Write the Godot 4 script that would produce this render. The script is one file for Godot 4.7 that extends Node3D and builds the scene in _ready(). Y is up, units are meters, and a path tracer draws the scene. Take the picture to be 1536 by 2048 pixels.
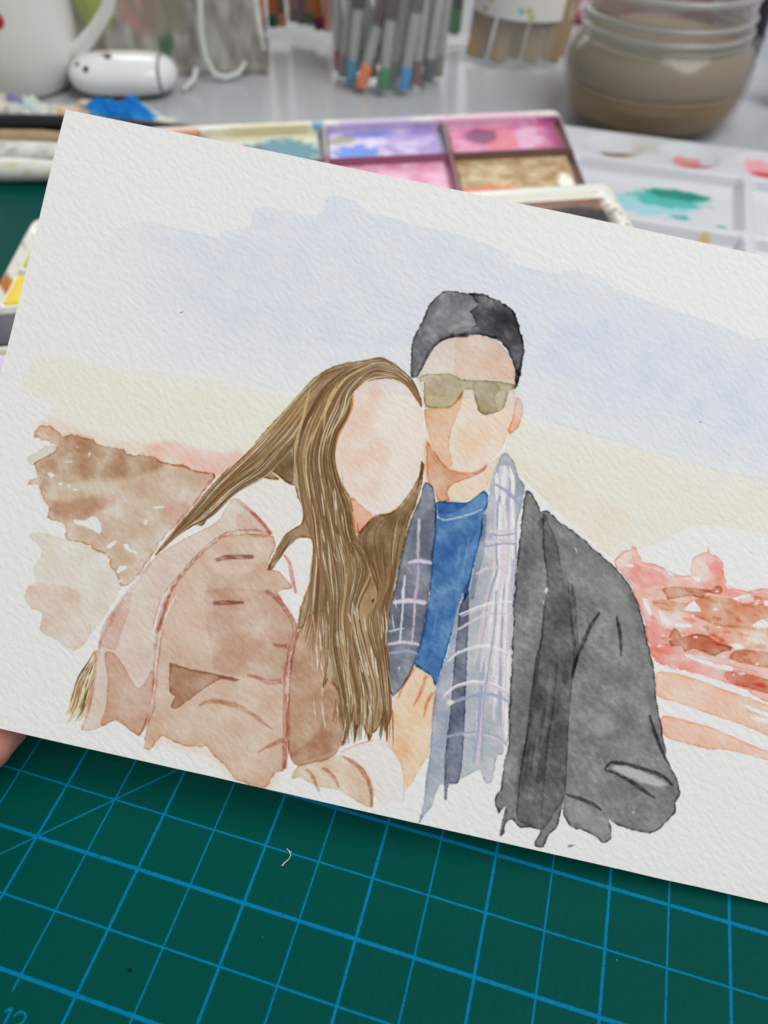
extends Node3D
# A watercolour portrait of a couple held up over a green cutting mat, painting things out of focus behind. Sizes in metres; mm() takes millimetres.
# x is to the right, y up, z towards the viewer; the origin is on the mat's top right under the lens.

const DENSE := 8.0            # texture pixels per millimetre of painting
const SHEET := Vector2(200.0, 139.0)
var rng := RandomNumberGenerator.new()
var wave := FastNoiseLite.new()
var used := {}
# the painting's pixels, 0..1 sRGB
var tw := int(SHEET.x * DENSE)
var th := int(SHEET.y * DENSE)
var pr := PackedFloat32Array()
var pg := PackedFloat32Array()
var pb := PackedFloat32Array()
var coarse := PackedByteArray()
var grain := PackedByteArray()
var tooth := PackedFloat32Array()


func _ready():
	rng.seed = 7
	wave.seed = 3
	wave.noise_type = FastNoiseLite.TYPE_SIMPLEX
	wave.frequency = 1.0
	camera_and_light()
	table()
	mat()
	painting()
	hand()
	paint_box()
	mixing_palette()
	water_jar()
	pen_cup()
	pencil_glass()
	stick_glass()
	right_glass()
	mug()
	earphone_case()
	cloth_bag()
	tissue()
	brushes()
	thread()


func camera_and_light():
	var cam := Camera3D.new()
	cam.name = "camera"
	var at := CameraAttributesPhysical.new()
	at.frustum_focal_length = 18.24
	at.frustum_focus_distance = 0.1745
	at.exposure_aperture = 8.6
	at.frustum_near = 0.01
	at.frustum_far = 50.0
	cam.attributes = at
	cam.transform = Transform3D(Basis(Vector3(0.99977, 0.014763, -0.015558), Vector3(-0.021447, 0.688167, -0.725235), Vector3(0, 0.725402, 0.688325)).orthonormalized(), Vector3(0, 0.180997, 0))
	add_child(cam)
	cam.keep_aspect = Camera3D.KEEP_HEIGHT
	cam.fov = 66.684
	cam.near = 0.01
	cam.far = 50.0
	cam.current = true
	var we := WorldEnvironment.new()
	we.name = "environment"
	var e := Environment.new()
	e.background_mode = Environment.BG_COLOR      # the pale room all round
	e.background_color = Color(0.61, 0.615, 0.62)
	e.background_energy_multiplier = 1.0
	e.tonemap_mode = Environment.TONE_MAPPER_LINEAR
	e.tonemap_exposure = 1.0
	e.sdfgi_enabled = true
	e.ssao_enabled = true
	e.ssil_enabled = true
	we.environment = e
	add_child(we)
	# daylight from a big window behind the table, a little to the left, and an added, unseen soft light above, a little to the right
	area_light("area_light", Vector3(-0.5, 1.0, -1.9), Vector3(0, 0, -0.4), Vector2(1.7, 1.2), 1.6)
	area_light("added_overhead_light", Vector3(0.6, 1.35, 0.05), Vector3(0, 0, -0.2), Vector2(1.0, 1.0), 1.75)


func area_light(called, at: Vector3, to: Vector3, size: Vector2, energy: float):
	var l := AreaLight3D.new()
	l.name = called
	l.area_size = size
	l.light_energy = energy
	l.light_color = Color(1.0, 1.0, 0.99)
	l.area_range = 8.0
	l.area_attenuation = 2.0
	l.shadow_enabled = true
	l.look_at_from_position(at, to, Vector3.UP)
	add_child(l)


# ---------------------------------------------------------------- helpers
func mm(x: float, y: float, z: float) -> Vector3:
	return Vector3(x, y, z) * 0.001


func numbered(called: String) -> String:
	var n: int = used.get(called, 0)
	used[called] = n + 1
	return called if n == 0 else "%s_%03d" % [called, n]


func tag(o: Node, label: String, category: String, group := "", kind := ""):
	o.set_meta("label", label)
	o.set_meta("category", category)
	if group:
		o.set_meta("group", group)
	if kind:
		o.set_meta("kind", kind)
	return o


func thing(called: String, label: String, category: String, at := Vector3.ZERO, group := "") -> Node3D:
	var o := Node3D.new()
	o.name = numbered(called)
	o.position = at
	tag(o, label, category, group)
	add_child(o)
	return o


func part(called: String, mesh: Mesh, m: Material, parent: Node, at := Vector3.ZERO) -> MeshInstance3D:
	var o := MeshInstance3D.new()
	o.name = called
	o.mesh = mesh
	o.material_override = m
	o.position = at
	parent.add_child(o, true)
	return o


func paint(c: Color, rough := 0.5, metal := 0.0) -> StandardMaterial3D:
	var m := StandardMaterial3D.new()
	m.albedo_color = c
	m.roughness = rough
	m.metallic = metal
	return m


func tinted(rough := 0.5) -> StandardMaterial3D:      # colour comes from the mesh's vertices (sRGB values)
	var m := paint(Color.WHITE, rough)
	m.vertex_color_use_as_albedo = true
	m.vertex_color_is_srgb = true
	return m


func glass(alpha := 0.1, c := Color(0.93, 0.95, 0.95), rough := 0.03) -> StandardMaterial3D:
	var m := paint(Color(c.r, c.g, c.b, alpha), rough)
	m.transparency = BaseMaterial3D.TRANSPARENCY_ALPHA
	return m


func mesh_of(v: PackedVector3Array, idx: PackedInt32Array, colors := PackedColorArray(), uv := PackedVector2Array()) -> ArrayMesh:
	var n := PackedVector3Array()
	n.resize(v.size())
	for i in range(0, idx.size(), 3):
		var a := v[idx[i]]
		var f := (v[idx[i + 2]] - a).cross(v[idx[i + 1]] - a)
		for k in 3:
			n[idx[i + k]] += f
	for i in n.size():
		n[i] = n[i].normalized() if n[i].length_squared() > 1e-30 else Vector3.UP
	var arr := []
	arr.resize(Mesh.ARRAY_MAX)
	arr[Mesh.ARRAY_VERTEX] = v
	arr[Mesh.ARRAY_NORMAL] = n
	arr[Mesh.ARRAY_INDEX] = idx
	if colors.size():
		arr[Mesh.ARRAY_COLOR] = colors
	if uv.size():
		arr[Mesh.ARRAY_TEX_UV] = uv
	var am := ArrayMesh.new()
	am.add_surface_from_arrays(Mesh.PRIMITIVE_TRIANGLES, arr)
	return am


# rings of points joined into a skin: every ring has as many points; closed round, capped at both ends if wanted
func skin(rings: Array, caps := true, colors := PackedColorArray()) -> ArrayMesh:
	var v := PackedVector3Array()
	var idx := PackedInt32Array()
	var n: int = rings[0].size()
	for r in rings:
		v.append_array(r)
	for i in rings.size() - 1:
		for j in n:
			var a := i * n + j
			var b := i * n + (j + 1) % n
			idx.append_array([a, b, a + n, b, b + n, a + n])
	if caps:
		for e in [0, rings.size() - 1]:
			var mid := Vector3.ZERO
			for p in rings[e]:
				mid += p
			v.append(mid / n)
			if colors.size():
				colors.append(colors[e * n])
			for j in n:
				var a: int = e * n + j
				var b: int = e * n + (j + 1) % n
				idx.append_array([v.size() - 1, b, a] if e == 0 else [v.size() - 1, a, b])
	return mesh_of(v, idx, colors)


# profile: pairs of radius, height in mm, turned about y
func lathe(profile: Array, seg := 48, caps := true) -> ArrayMesh:
	var rings := []
	for q in range(0, profile.size(), 2):
		var ring := PackedVector3Array()
		for j in seg:
			var a := TAU * j / seg
			ring.append(mm(profile[q] * cos(a), profile[q + 1], profile[q] * sin(a)))
		rings.append(ring)
	return skin(rings, caps)


# a rod along points (mm) with a radius (mm) at each, rounded by the radii given; flat squashes it across the second axis
func rod(pts: Array, radii: Array, seg := 14, flat := 1.0) -> ArrayMesh:
	var rings := []
	var last := Vector3.ZERO
	for i in pts.size():
		var t: Vector3 = (pts[mini(i + 1, pts.size() - 1)] - pts[maxi(i - 1, 0)]).normalized()
		var side := t.cross(Vector3.UP if absf(t.y) < 0.95 else Vector3.RIGHT).normalized()
		if last != Vector3.ZERO:
			side = (last - t * last.dot(t)).normalized()
		last = side
		var up := side.cross(t).normalized()
		var ring := PackedVector3Array()
		for j in seg:
			var a := TAU * j / seg
			ring.append((pts[i] + (side * cos(a) + up * sin(a) * flat) * radii[i]) * 0.001)
		rings.append(ring)
	return skin(rings)


# a block with rounded corners in plan and chamfered upper and lower edges, standing on y = 0 (mm)
func slab(w: float, h: float, d: float, r := 2.0, c := 0.5) -> ArrayMesh:
	var rings := []
	for lv in [[0.0, c], [c, 0.0], [h - c, 0.0], [h, c]]:
		var ring := PackedVector3Array()
		for q in 4:
			var cx: float = (w / 2 - r) * [1, -1, -1, 1][q]
			var cz: float = (d / 2 - r) * [1, 1, -1, -1][q]
			for j in 6:
				var a := PI / 2 * (q + j / 5.0)
				var rr: float = maxf(r - lv[1], 0.05)
				ring.append(mm(cx + cos(a) * rr, lv[0], cz + sin(a) * rr))
		rings.append(ring)
	return skin(rings)


func noise2(x: float, y: float) -> float:
	return wave.get_noise_2d(x, y)


# ---------------------------------------------------------------- table and mat
func table():
	var m := paint(Color(0.70, 0.71, 0.725), 0.2)  # the white desk's shade is put into this even grey
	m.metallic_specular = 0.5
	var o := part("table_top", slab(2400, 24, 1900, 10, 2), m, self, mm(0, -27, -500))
	tag(o, "glossy white desk top under everything, greyed in its colour for shade", "table", "", "structure")


const GRID := 12.7
# near part of the print: columns -2 to 18, rows -3 to 5.6 of the half-inch grid
func mat():
	var o := thing("cutting_mat", "dark green cutting mat printed with a light blue measuring grid", "cutting mat", Vector3(-0.08332, 0, -0.095105))
	o.rotation.y = -0.26229
	var base := paint(Color(0.0, 0.285, 0.255), 0.5)
	base.metallic_specular = 0.12
	var leather := FastNoiseLite.new()
	leather.seed = 5
	leather.frequency = 0.09
	leather.fractal_octaves = 3
	var nt := NoiseTexture2D.new()
	nt.width = 512
	nt.height = 512
	nt.seamless = true
	nt.noise = leather
	base.heightmap_enabled = true
	base.heightmap_texture = nt
	base.heightmap_scale = 0.006
	base.uv1_triplanar = true
	base.uv1_scale = Vector3(28, 28, 28)
	var w := 38.0 * GRID
	var d := 32.6 * GRID
	part("mat_slab", slab(w, 3, d, 6, 0.4), base, o, mm(1.0 * GRID, -3.0, (-27.0 + 5.6) / 2 * GRID))
	# the print: thin ink film, its worn lines drawn into a texture
	var W := 2048
	var H := 872
	var im := Image.create(W, H, false, Image.FORMAT_RGBA8)
	var px := W / (20.0 * GRID)
	im.fill(Color(0.0, 0.285, 0.255))
	# faint scuffs of the surface
	for i in 2600:
		var c := Color(0.0, 0.285, 0.255).lerp([Color(0.0, 0.24, 0.21), Color(0.06, 0.36, 0.32)][i % 2], rng.randf() * 0.35)
		var x := rng.randi() % W
		var y := rng.randi() % H
		im.fill_rect(Rect2i(x, y, 1 + rng.randi() % 5, 1 + rng.randi() % 2), c)
	for i in range(-2, 19):
		ink_line(im, px, Vector2(i, -3), Vector2(i, 4.24 if i % 2 == 0 else 5.7), 0.57 if i % 2 != 0 else 0.36)
	for j in range(-3, 5):
		ink_line(im, px, Vector2(-2, j), Vector2(18, j), 0.74 if j % 2 == 0 else 0.38)
	ink_line(im, px, Vector2(-2, 5), Vector2(6, -3), 0.34)
	# the digits 12 beside the border
	ink_digits(im, px)
	for s in [[7.7, 3.8, 6], [11.2, 1.1, 4], [14.3, 0.6, 4], [5.5, 2.4, 3], [12.9, 2.9, 4], [9.1, 3.1, 3]]:
		im.fill_rect(Rect2i(int((s[0] + 2) * GRID * px), int((s[1] + 3) * GRID * px), int(s[2] / 2), int(s[2] / 3) + 1), Color(0.45, 0.55, 0.5))
	im.fill_rect(Rect2i(int((3.62 + 2) * GRID * px), int((3.42 + 3) * GRID * px), 5, 7), Color(0.0, 0.17, 0.16))
	im.fill_rect(Rect2i(int((3.62 + 2) * GRID * px) - 1, int((3.42 + 3) * GRID * px) + 1, 7, 5), Color(0.0, 0.17, 0.16))
	# scattered paler pixels in a round patch at the lower right
	for i in 500:
		var a := rng.randf() * TAU
		var r := sqrt(rng.randf()) * 62.0
		var x := int((14.9 + 2) * GRID * px + cos(a) * r * 0.9)
		var y := int((1.9 + 3) * GRID * px + sin(a) * r)
		if x >= 0 and y >= 0 and x < W and y < H and noise2(x * 0.03, y * 0.03) > -0.15:
			im.set_pixel(x, y, im.get_pixel(x, y).lerp(Color(0.3, 0.47, 0.44), 0.35))
	im.convert(Image.FORMAT_RGB8)
	var m: StandardMaterial3D = base.duplicate()
	m.albedo_color = Color.WHITE
	m.albedo_texture = ImageTexture.create_from_image(im)
	m.heightmap_enabled = false
	var nm := NoiseTexture2D.new()
	nm.width = 1024
	nm.height = 436
	nm.noise = leather
	nm.as_normal_map = true
	nm.bump_strength = 1.2
	m.normal_enabled = true
	m.normal_texture = nm
	m.normal_scale = 0.35
	m.uv1_triplanar = false
	m.uv1_scale = Vector3.ONE
	m.texture_repeat = false
	var v := PackedVector3Array([mm(-2 * GRID, 0.02, -3 * GRID), mm(18 * GRID, 0.02, -3 * GRID), mm(18 * GRID, 0.02, 5.55 * GRID), mm(-2 * GRID, 0.02, 5.55 * GRID)])
	var uv := PackedVector2Array([Vector2(0, 0), Vector2(1, 0), Vector2(1, 8.55 / (H / px / GRID)), Vector2(0, 8.55 / (H / px / GRID))])
	part("printed_grid", mesh_of(v, PackedInt32Array([0, 1, 2, 0, 2, 3]), PackedColorArray(), uv), m, o)
	# the same grid where it goes on under and beside the sheet, from one repeated square inch
	var tile := Image.create(512, 512, false, Image.FORMAT_RGB8)
	var k := 256.0 / GRID
	for y in 512:
		for x in 512:
			var dx := minf(minf(absf(x - 256.0) / k - 0.32, minf(x, 512.0 - x) / k - 0.18), minf(absf(y - 256.0) / k - 0.19, minf(y, 512.0 - y) / k - 0.42))
			dx += 0.05 * noise2(x * 0.12, y * 0.12)
			tile.set_pixel(x, y, Color(0.0, 0.285, 0.255).lerp(Color(0.0, 0.45, 0.635), clampf(0.5 - dx * 12.0, 0.0, 1.0)))
	var tm: StandardMaterial3D = m.duplicate()
	tm.albedo_texture = ImageTexture.create_from_image(tile)
	tm.normal_enabled = false
	tm.texture_repeat = true
	var fv := PackedVector3Array()
	var fuv := PackedVector2Array()
	var fi := PackedInt32Array()
	for q in [[-10, -12, -2, 5.55], [-2, -12, 18, -3], [18, -12, 19.4, 5.55]]:
		var b := fv.size()
		for c in [[0, 1], [2, 1], [2, 3], [0, 3]]:
			fv.append(mm(q[c[0]] * GRID, 0.02, q[c[1]] * GRID))
			fuv.append(Vector2(q[c[0]] / 2.0, q[c[1]] / 2.0))
		fi.append_array([b, b + 1, b + 2, b, b + 2, b + 3])
	part("printed_grid", mesh_of(fv, fi, PackedColorArray(), fuv), tm, o)


func ink_line(im: Image, px: float, a: Vector2, b: Vector2, width: float):
	var ink := Color(0.0, 0.45, 0.635)
	var p := (a + Vector2(2, 3)) * GRID * px
	var q := (b + Vector2(2, 3)) * GRID * px
	var t := (q - p).normalized()
	var n := Vector2(-t.y, t.x)
	var steps := int(p.distance_to(q))
	var hw := width * px * 0.5
	var s := rng.randf() * 1000.0
	var crack := 0
	for i in steps:
		var c := p + t * i
		var k := hw * (1.0 + 0.18 * noise2(i * 0.09, s) + 0.14 * noise2(i * 0.4, s + 9.0))
		var fade := 1.0 - 0.16 * maxf(noise2(i * 0.02, s + 40.0), 0.0)
		if crack > 0:
			crack -= 1
			fade *= 0.45
		elif noise2(i * 0.006, s + 80.0) > 0.25 and rng.randf() < 0.05:
			crack = 2
		var j := -k - 1.0
		while j <= k + 1.0:
			var x := int(c.x + n.x * j)
			var y := int(c.y + n.y * j)
			if x >= 0 and y >= 0 and x < im.get_width() and y < im.get_height():
				var al := clampf(k + 0.5 - absf(j), 0.0, 1.0) * fade
				if rng.randf() < 0.06:
					al *= 0.5
				var was := im.get_pixel(x, y)
				if al > 0.02 and was.b < 0.28 + 0.38 * al:
					im.set_pixel(x, y, was.lerp(ink, al))
			j += 0.5


func ink_digits(im: Image, px: float):
	var at := Vector2(2, 3) + Vector2(2.24, 4.585)
	var strokes := [[Vector2(-0.40, -0.20), Vector2(-0.22, -0.34)], [Vector2(-0.22, -0.34), Vector2(-0.22, 0.34)], [Vector2(-0.02, -0.16), Vector2(0.06, -0.31)], [Vector2(0.06, -0.31), Vector2(0.22, -0.35)], [Vector2(0.22, -0.35), Vector2(0.36, -0.27)], [Vector2(0.36, -0.27), Vector2(0.37, -0.10)], [Vector2(0.37, -0.10), Vector2(0.0, 0.33)], [Vector2(0.0, 0.33), Vector2(0.42, 0.33)]]
	for s in strokes:
		ink_line(im, px, s[0] * 0.46 + at - Vector2(2, 3), s[1] * 0.46 + at - Vector2(2, 3), 0.42)


# ---------------------------------------------------------------- the painting
func smooth(pts: Array, closed: bool, step := 5.0) -> PackedVector2Array:      # Catmull-Rom through the points (mm), in texture pixels
	var p := PackedVector2Array()
	for i in range(0, pts.size(), 2):
		p.append(Vector2(pts[i], pts[i + 1]) * DENSE)
	var n := p.size()
	var out := PackedVector2Array()
	for i in (n if closed else n - 1):
		var a := p[(i - 1 + n) % n] if closed else p[maxi(i - 1, 0)]
		var b := p[i]
		var c := p[(i + 1) % n]
		var d := p[(i + 2) % n] if closed else p[mini(i + 2, n - 1)]
		var k := maxi(1, int(b.distance_to(c) / step))
		for j in k:
			var t := float(j) / k
			var cr := b.cubic_interpolate(c, a, d, t)
			out.append(b.lerp(c, t).lerp(cr, 0.75))
	if not closed:
		out.append(p[n - 1])
	return out


func blur(im: Image, k: int) -> PackedByteArray:
	var b: Image = im.duplicate()
	for i in k:
		b.shrink_x2()
	b.resize(im.get_width(), im.get_height(), Image.INTERPOLATE_CUBIC)
	return b.get_data()


# how: d density, rim dark drying edge, mot mottling, gran pigment grain, wob uneven outline (mm), soft and fade blurred outline (powers of two), op opaque
func wash(pts: Array, c: Color, how: Dictionary):
	fill(smooth(pts, true), c, how)


# a brush stroke along a line; width in photograph-scaled tenths: one number or one for each point
func streak(pts: Array, width, c: Color, how: Dictionary):
	var line := smooth(pts, false, 6.0)
	var n := line.size()
	var left := PackedVector2Array()
	var right := PackedVector2Array()
	for i in n:
		var t := (line[mini(i + 1, n - 1)] - line[maxi(i - 1, 0)]).normalized()
		var f := float(i) / maxi(n - 1, 1)
		var w: float
		if width is Array:
			var g: float = f * (width.size() - 1)
			var q := mini(int(g), width.size() - 2)
			w = lerpf(width[q], width[q + 1], g - q)
		else:
			w = width * (0.75 + 0.35 * sin(PI * f) + 0.2 * noise2(i * 0.3, width + pts[0]))
		w *= 0.5 * 0.0405 * DENSE
		left.append(line[i] + Vector2(-t.y, t.x) * w)
		right.append(line[i] - Vector2(-t.y, t.x) * w)
	right.reverse()
	left.append_array(right)
	fill(left, c, how)


func fill(poly: PackedVector2Array, c: Color, how: Dictionary):
	var wob: float = how.get("wob", 0.12) * DENSE
	var n := poly.size()
	var lo := Vector2(1e9, 1e9)
	var hi := -lo
	for i in n:
		var q := poly[i]
		q += Vector2(noise2(q.x * 0.06, q.y * 0.06) + 0.6 * noise2(q.x * 0.2, q.y * 0.2), noise2(q.x * 0.06 + 50.0, q.y * 0.06) + 0.6 * noise2(q.x * 0.2 + 50.0, q.y * 0.2)) * wob
		poly[i] = q
		lo = lo.min(q)
		hi = hi.max(q)
	var x0 := int(lo.x) - 18
	var y0 := int(lo.y) - 18
	var w := (int(hi.x) - x0 + 34) / 16 * 16 + 16
	var h := (int(hi.y) - y0 + 34) / 16 * 16 + 16
	var im := Image.create(w, h, false, Image.FORMAT_L8)
	var rows := []
	rows.resize(h)
	for i in n:
		var a := poly[i]
		var b := poly[(i + 1) % n]
		if a.y > b.y:
			var t := a
			a = b
			b = t
		var ya := int(ceil(a.y - 0.5)) - y0
		var yb := int(ceil(b.y - 0.5)) - y0
		if ya == yb:
			continue
		var s := (b.x - a.x) / (b.y - a.y)
		for y in range(ya, yb):
			if rows[y] == null:
				rows[y] = []
			rows[y].append(a.x + (y + y0 + 0.5 - a.y) * s)
	for y in h:
		if rows[y] == null:
			continue
		rows[y].sort()
		for k in range(0, rows[y].size() - 1, 2):
			var xa := int(round(rows[y][k])) - x0
			var xb := int(round(rows[y][k + 1])) - x0
			if xb > xa:
				im.fill_rect(Rect2i(xa, y, xb - xa, 1), Color.WHITE)
	var soft: int = how.get("soft", 0)
	var fade: int = how.get("fade", 0)
	var edge := blur(im, soft if soft else 1)
	var feather := blur(im, mini(fade, 4)) if fade else edge
	var rim: float = how.get("rim", 0.3) if not soft else 0.0
	var near := blur(im, 3) if rim > 0.0 else edge
	var wide := rim > 0.0
	var dens: float = how.get("d", 1.0)
	var mot: float = how.get("mot", 0.3)
	var gran: float = how.get("gran", 0.16)
	var op: float = how.get("op", 0.0)
	var keep: float = how.get("keep", 0.45)
	# transmittance for densities 0 .. 3
	var tr := PackedFloat32Array()
	var tg := PackedFloat32Array()
	var tb := PackedFloat32Array()
	for i in 301:
		tr.append(pow(minf(c.r8 / 224.0, 1.0), i / 100.0))
		tg.append(pow(minf(c.g8 / 222.0, 1.0), i / 100.0))
		tb.append(pow(minf(c.b8 / 217.0, 1.0), i / 100.0))
	var cr := minf(c.r8 / 224.0, 1.0)
	var cg := minf(c.g8 / 222.0, 1.0)
	var cb := minf(c.b8 / 217.0, 1.0)
	var ramps: Array = how.get("ramps", [])
	var xs := maxi(0, -x0)
	var xe := mini(w, tw - x0)
	for y in range(maxi(0, -y0), mini(h, th - y0)):
		var i := y * w + xs
		var j := (y + y0) * tw + x0 + xs
		for x in range(xs, xe):
			var m := edge[i]
			if m > 3:
				if op > 0.0:
					var al := op * m / 255.0
					pr[j] += (cr - pr[j]) * al
					pg[j] += (cg - pg[j]) * al
					pb[j] += (cb - pb[j]) * al
				else:
					var d := dens * m / 255.0
					if fade:
						d *= lerpf(keep, 1.0, clampf(feather[i] / 128.0 - 1.0, 0.0, 1.0))
					for rp in ramps:
						var dx: float = rp[2] - rp[0]
						var dy: float = rp[3] - rp[1]
						var u: float = (((x + x0) / DENSE - rp[0]) * dx + ((y + y0) / DENSE - rp[1]) * dy) / (dx * dx + dy * dy)
						d *= smoothstep(0.0, 1.0, u + 0.12 * (coarse[j] - 128) / 128.0)
					d *= 1.0 + mot * (coarse[j] - 128) / 128.0 + gran * (grain[j] - 128) / 90.0
					if wide:
						var r := clampf((232 - near[i]) / 85.0, 0.0, 1.0)
						d *= 1.0 + rim * r * r * 3.0
					var k := clampi(int(d * 100.0), 0, 300)
					pr[j] *= tr[k]
					pg[j] *= tg[k]
					pb[j] *= tb[k]
			i += 1
			j += 1


# a fine line drawn with the point of the brush: width in mm
func pen(pts: Array, width: float, c: Color, alpha := 0.5):
	dab(smooth(pts, false, 0.9), width * DENSE * 0.5, c, alpha)


func dab(line: PackedVector2Array, rad: float, c: Color, alpha: float):
	var cr := minf(c.r8 / 224.0, 1.0)
	var cg := minf(c.g8 / 222.0, 1.0)
	var cb := minf(c.b8 / 217.0, 1.0)
	var n := line.size()
	var q0 := line[0].x * 0.37
	for i in n:
		var f := float(i) / maxi(n - 1, 1)
		var r := rad * (0.35 + 0.65 * minf(minf(f, 1.0 - f) * 4.0, 1.0)) * (1.0 + 0.35 * noise2(q0 + i * 0.02, q0))
		var q := line[i]
		for y in range(int(q.y - r - 0.5), int(q.y + r + 1.5)):
			for x in range(int(q.x - r - 0.5), int(q.x + r + 1.5)):
				if x < 0 or y < 0 or x >= tw or y >= th:
					continue
				var al := clampf(r + 0.5 - Vector2(x - q.x, y - q.y).length(), 0.0, 1.0) * alpha
				if al > 0.01:
					var j := y * tw + x
					al *= clampf(0.35 + 1.2 * tooth[j], 0.3, 1.0)
					pr[j] += (cr - pr[j]) * al
					pg[j] += (cg - pg[j]) * al
					pb[j] += (cb - pb[j]) * al


func along(line: PackedVector2Array, t: float) -> Vector2:
	var g := t * (line.size() - 1)
	var i := mini(int(g), line.size() - 2)
	return line[i].lerp(line[i + 1], g - i)


# hair strands between two guide lines
func strands(a: Array, b: Array, count: int, key: int, light: float):
	var la := even(smooth(a, false, 4.0), 60)
	var lb := even(smooth(b, false, 4.0), 60)
	var dice := RandomNumberGenerator.new()
	dice.seed = key
	for s in count:
		var t := dice.randf()
		var drift := dice.randf_range(-0.12, 0.12)
		var from := dice.randf() * 0.75
		var to := minf(1.0, from + dice.randf_range(0.15, 0.6))
		var line := PackedVector2Array()
		var n := 60
		for i in n + 1:
			var f := lerpf(from, to, float(i) / n)
			var w := clampf(t + drift * (f - 0.5) + 0.03 * sin(f * 9.0 + s), 0.0, 1.0)
			line.append(along(la, f).lerp(along(lb, f), w))
		var len := 0.0
		for i in n:
			len += line[i].distance_to(line[i + 1])
		line = even(line, int(len / 0.9) + 2)
		var kind := dice.randf() + light * dice.randf() * 0.5
		var c: Color
		var wd := dice.randf_range(0.16, 0.36)
		var al := 0.36
		if kind < 0.5:
			c = Color8(104, 75, 48)
		elif kind < 0.70:
			c = Color8(146, 113, 78)
			wd *= 1.5
		elif kind < 0.77:
			c = Color8(190, 157, 110)
			wd *= 1.3
		elif kind < 0.91:
			c = Color8(230, 219, 198)
			wd *= 0.8
			al = 0.5
		else:
			c = Color8(86, 60, 38)
		dab(line, wd * DENSE * 0.5, c, al)


func even(line: PackedVector2Array, n: int) -> PackedVector2Array:      # the same line in n equal steps
	var sum := PackedFloat32Array([0.0])
	for i in line.size() - 1:
		sum.append(sum[i] + line[i].distance_to(line[i + 1]))
	var out := PackedVector2Array()
	var k := 0
	for i in n + 1:
		var s := sum[sum.size() - 1] * i / n
		while k < line.size() - 2 and sum[k + 1] < s:
			k += 1
		var d := maxf(sum[k + 1] - sum[k], 1e-6)
		out.append(line[k].lerp(line[k + 1], clampf((s - sum[k]) / d, 0.0, 1.0)))
	return out


func noise_bytes(freq: float, octaves: int, key: int) -> PackedByteArray:
	var f := FastNoiseLite.new()
	f.seed = key
	f.noise_type = FastNoiseLite.TYPE_SIMPLEX_SMOOTH
	f.frequency = freq
	f.fractal_octaves = octaves
	var im := f.get_image(tw, th)
	im.convert(Image.FORMAT_L8)
	return im.get_data()


# cold-pressed tooth of the paper: soft slanting ridges about a millimetre wide with finer felt marks
func tooth_of_paper():
	var f := FastNoiseLite.new()
	f.seed = 9
	f.noise_type = FastNoiseLite.TYPE_SIMPLEX_SMOOTH
	f.frequency = 1.0
	var n := tw * th
	tooth.resize(n)
	grain.resize(n)
	var i := 0
	for y in th:
		for x in tw:
			var a := (x * 0.8 + y * 0.6) / 25.0
			var b := (y * 0.8 - x * 0.6) / 12.5
			var t := 0.5 + 0.42 * f.get_noise_2d(a, b) + 0.22 * f.get_noise_2d(x * 0.1 + 90.0, y * 0.1) + 0.1 * f.get_noise_2d(x * 0.3, y * 0.3 + 70.0)
			tooth[i] = t
			grain[i] = clampi(int(255.0 - t * 255.0), 0, 255)
			i += 1


func painting():
	var n := tw * th


	pr.resize(n)
	pg.resize(n)
	pb.resize(n)
	pr.fill(1.0)
	pg.fill(1.0)
	pb.fill(1.0)
	coarse = noise_bytes(0.013, 4, 21)
	tooth_of_paper()
	draw_picture()
	var bytes := PackedByteArray()
	bytes.resize(n * 3)
	var white := Color(0.926, 0.926, 0.917)
	for i in n:
		var g := 1.0 + (grain[i] - 128) * 0.00006
		bytes[i * 3] = int(clampf(pr[i] * white.r * g, 0.0, 1.0) * 255.0)
		bytes[i * 3 + 1] = int(clampf(pg[i] * white.g * g, 0.0, 1.0) * 255.0)
		bytes[i * 3 + 2] = int(clampf(pb[i] * white.b * g, 0.0, 1.0) * 255.0)
	var im := Image.create_from_data(tw, th, false, Image.FORMAT_RGB8, bytes)
	var m := paint(Color.WHITE, 0.92)
	m.metallic_specular = 0.25
	m.albedo_texture = ImageTexture.create_from_image(im)
	m.texture_repeat = false
	m.heightmap_enabled = true
	m.heightmap_texture = ImageTexture.create_from_image(Image.create_from_data(tw, th, false, Image.FORMAT_RF, tooth.to_byte_array()))
	m.heightmap_scale = 0.0135
	var o := thing("watercolor_painting", "sheet of white watercolour paper painted with a faceless couple, held above the mat", "painting", SHEET_AT)
	part("sheet", sheet_mesh(0.0), m, o)
	part("sheet_back", sheet_mesh(-0.45), paint(Color(0.93, 0.925, 0.91), 0.9), o)


const SHEET_AT := Vector3(-0.0747, 0.1142, -0.1880)
const ACROSS := Vector3(0.9810, -0.1189, 0.1534)
const DOWN := Vector3(-0.1938, -0.6410, 0.7427)


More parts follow.
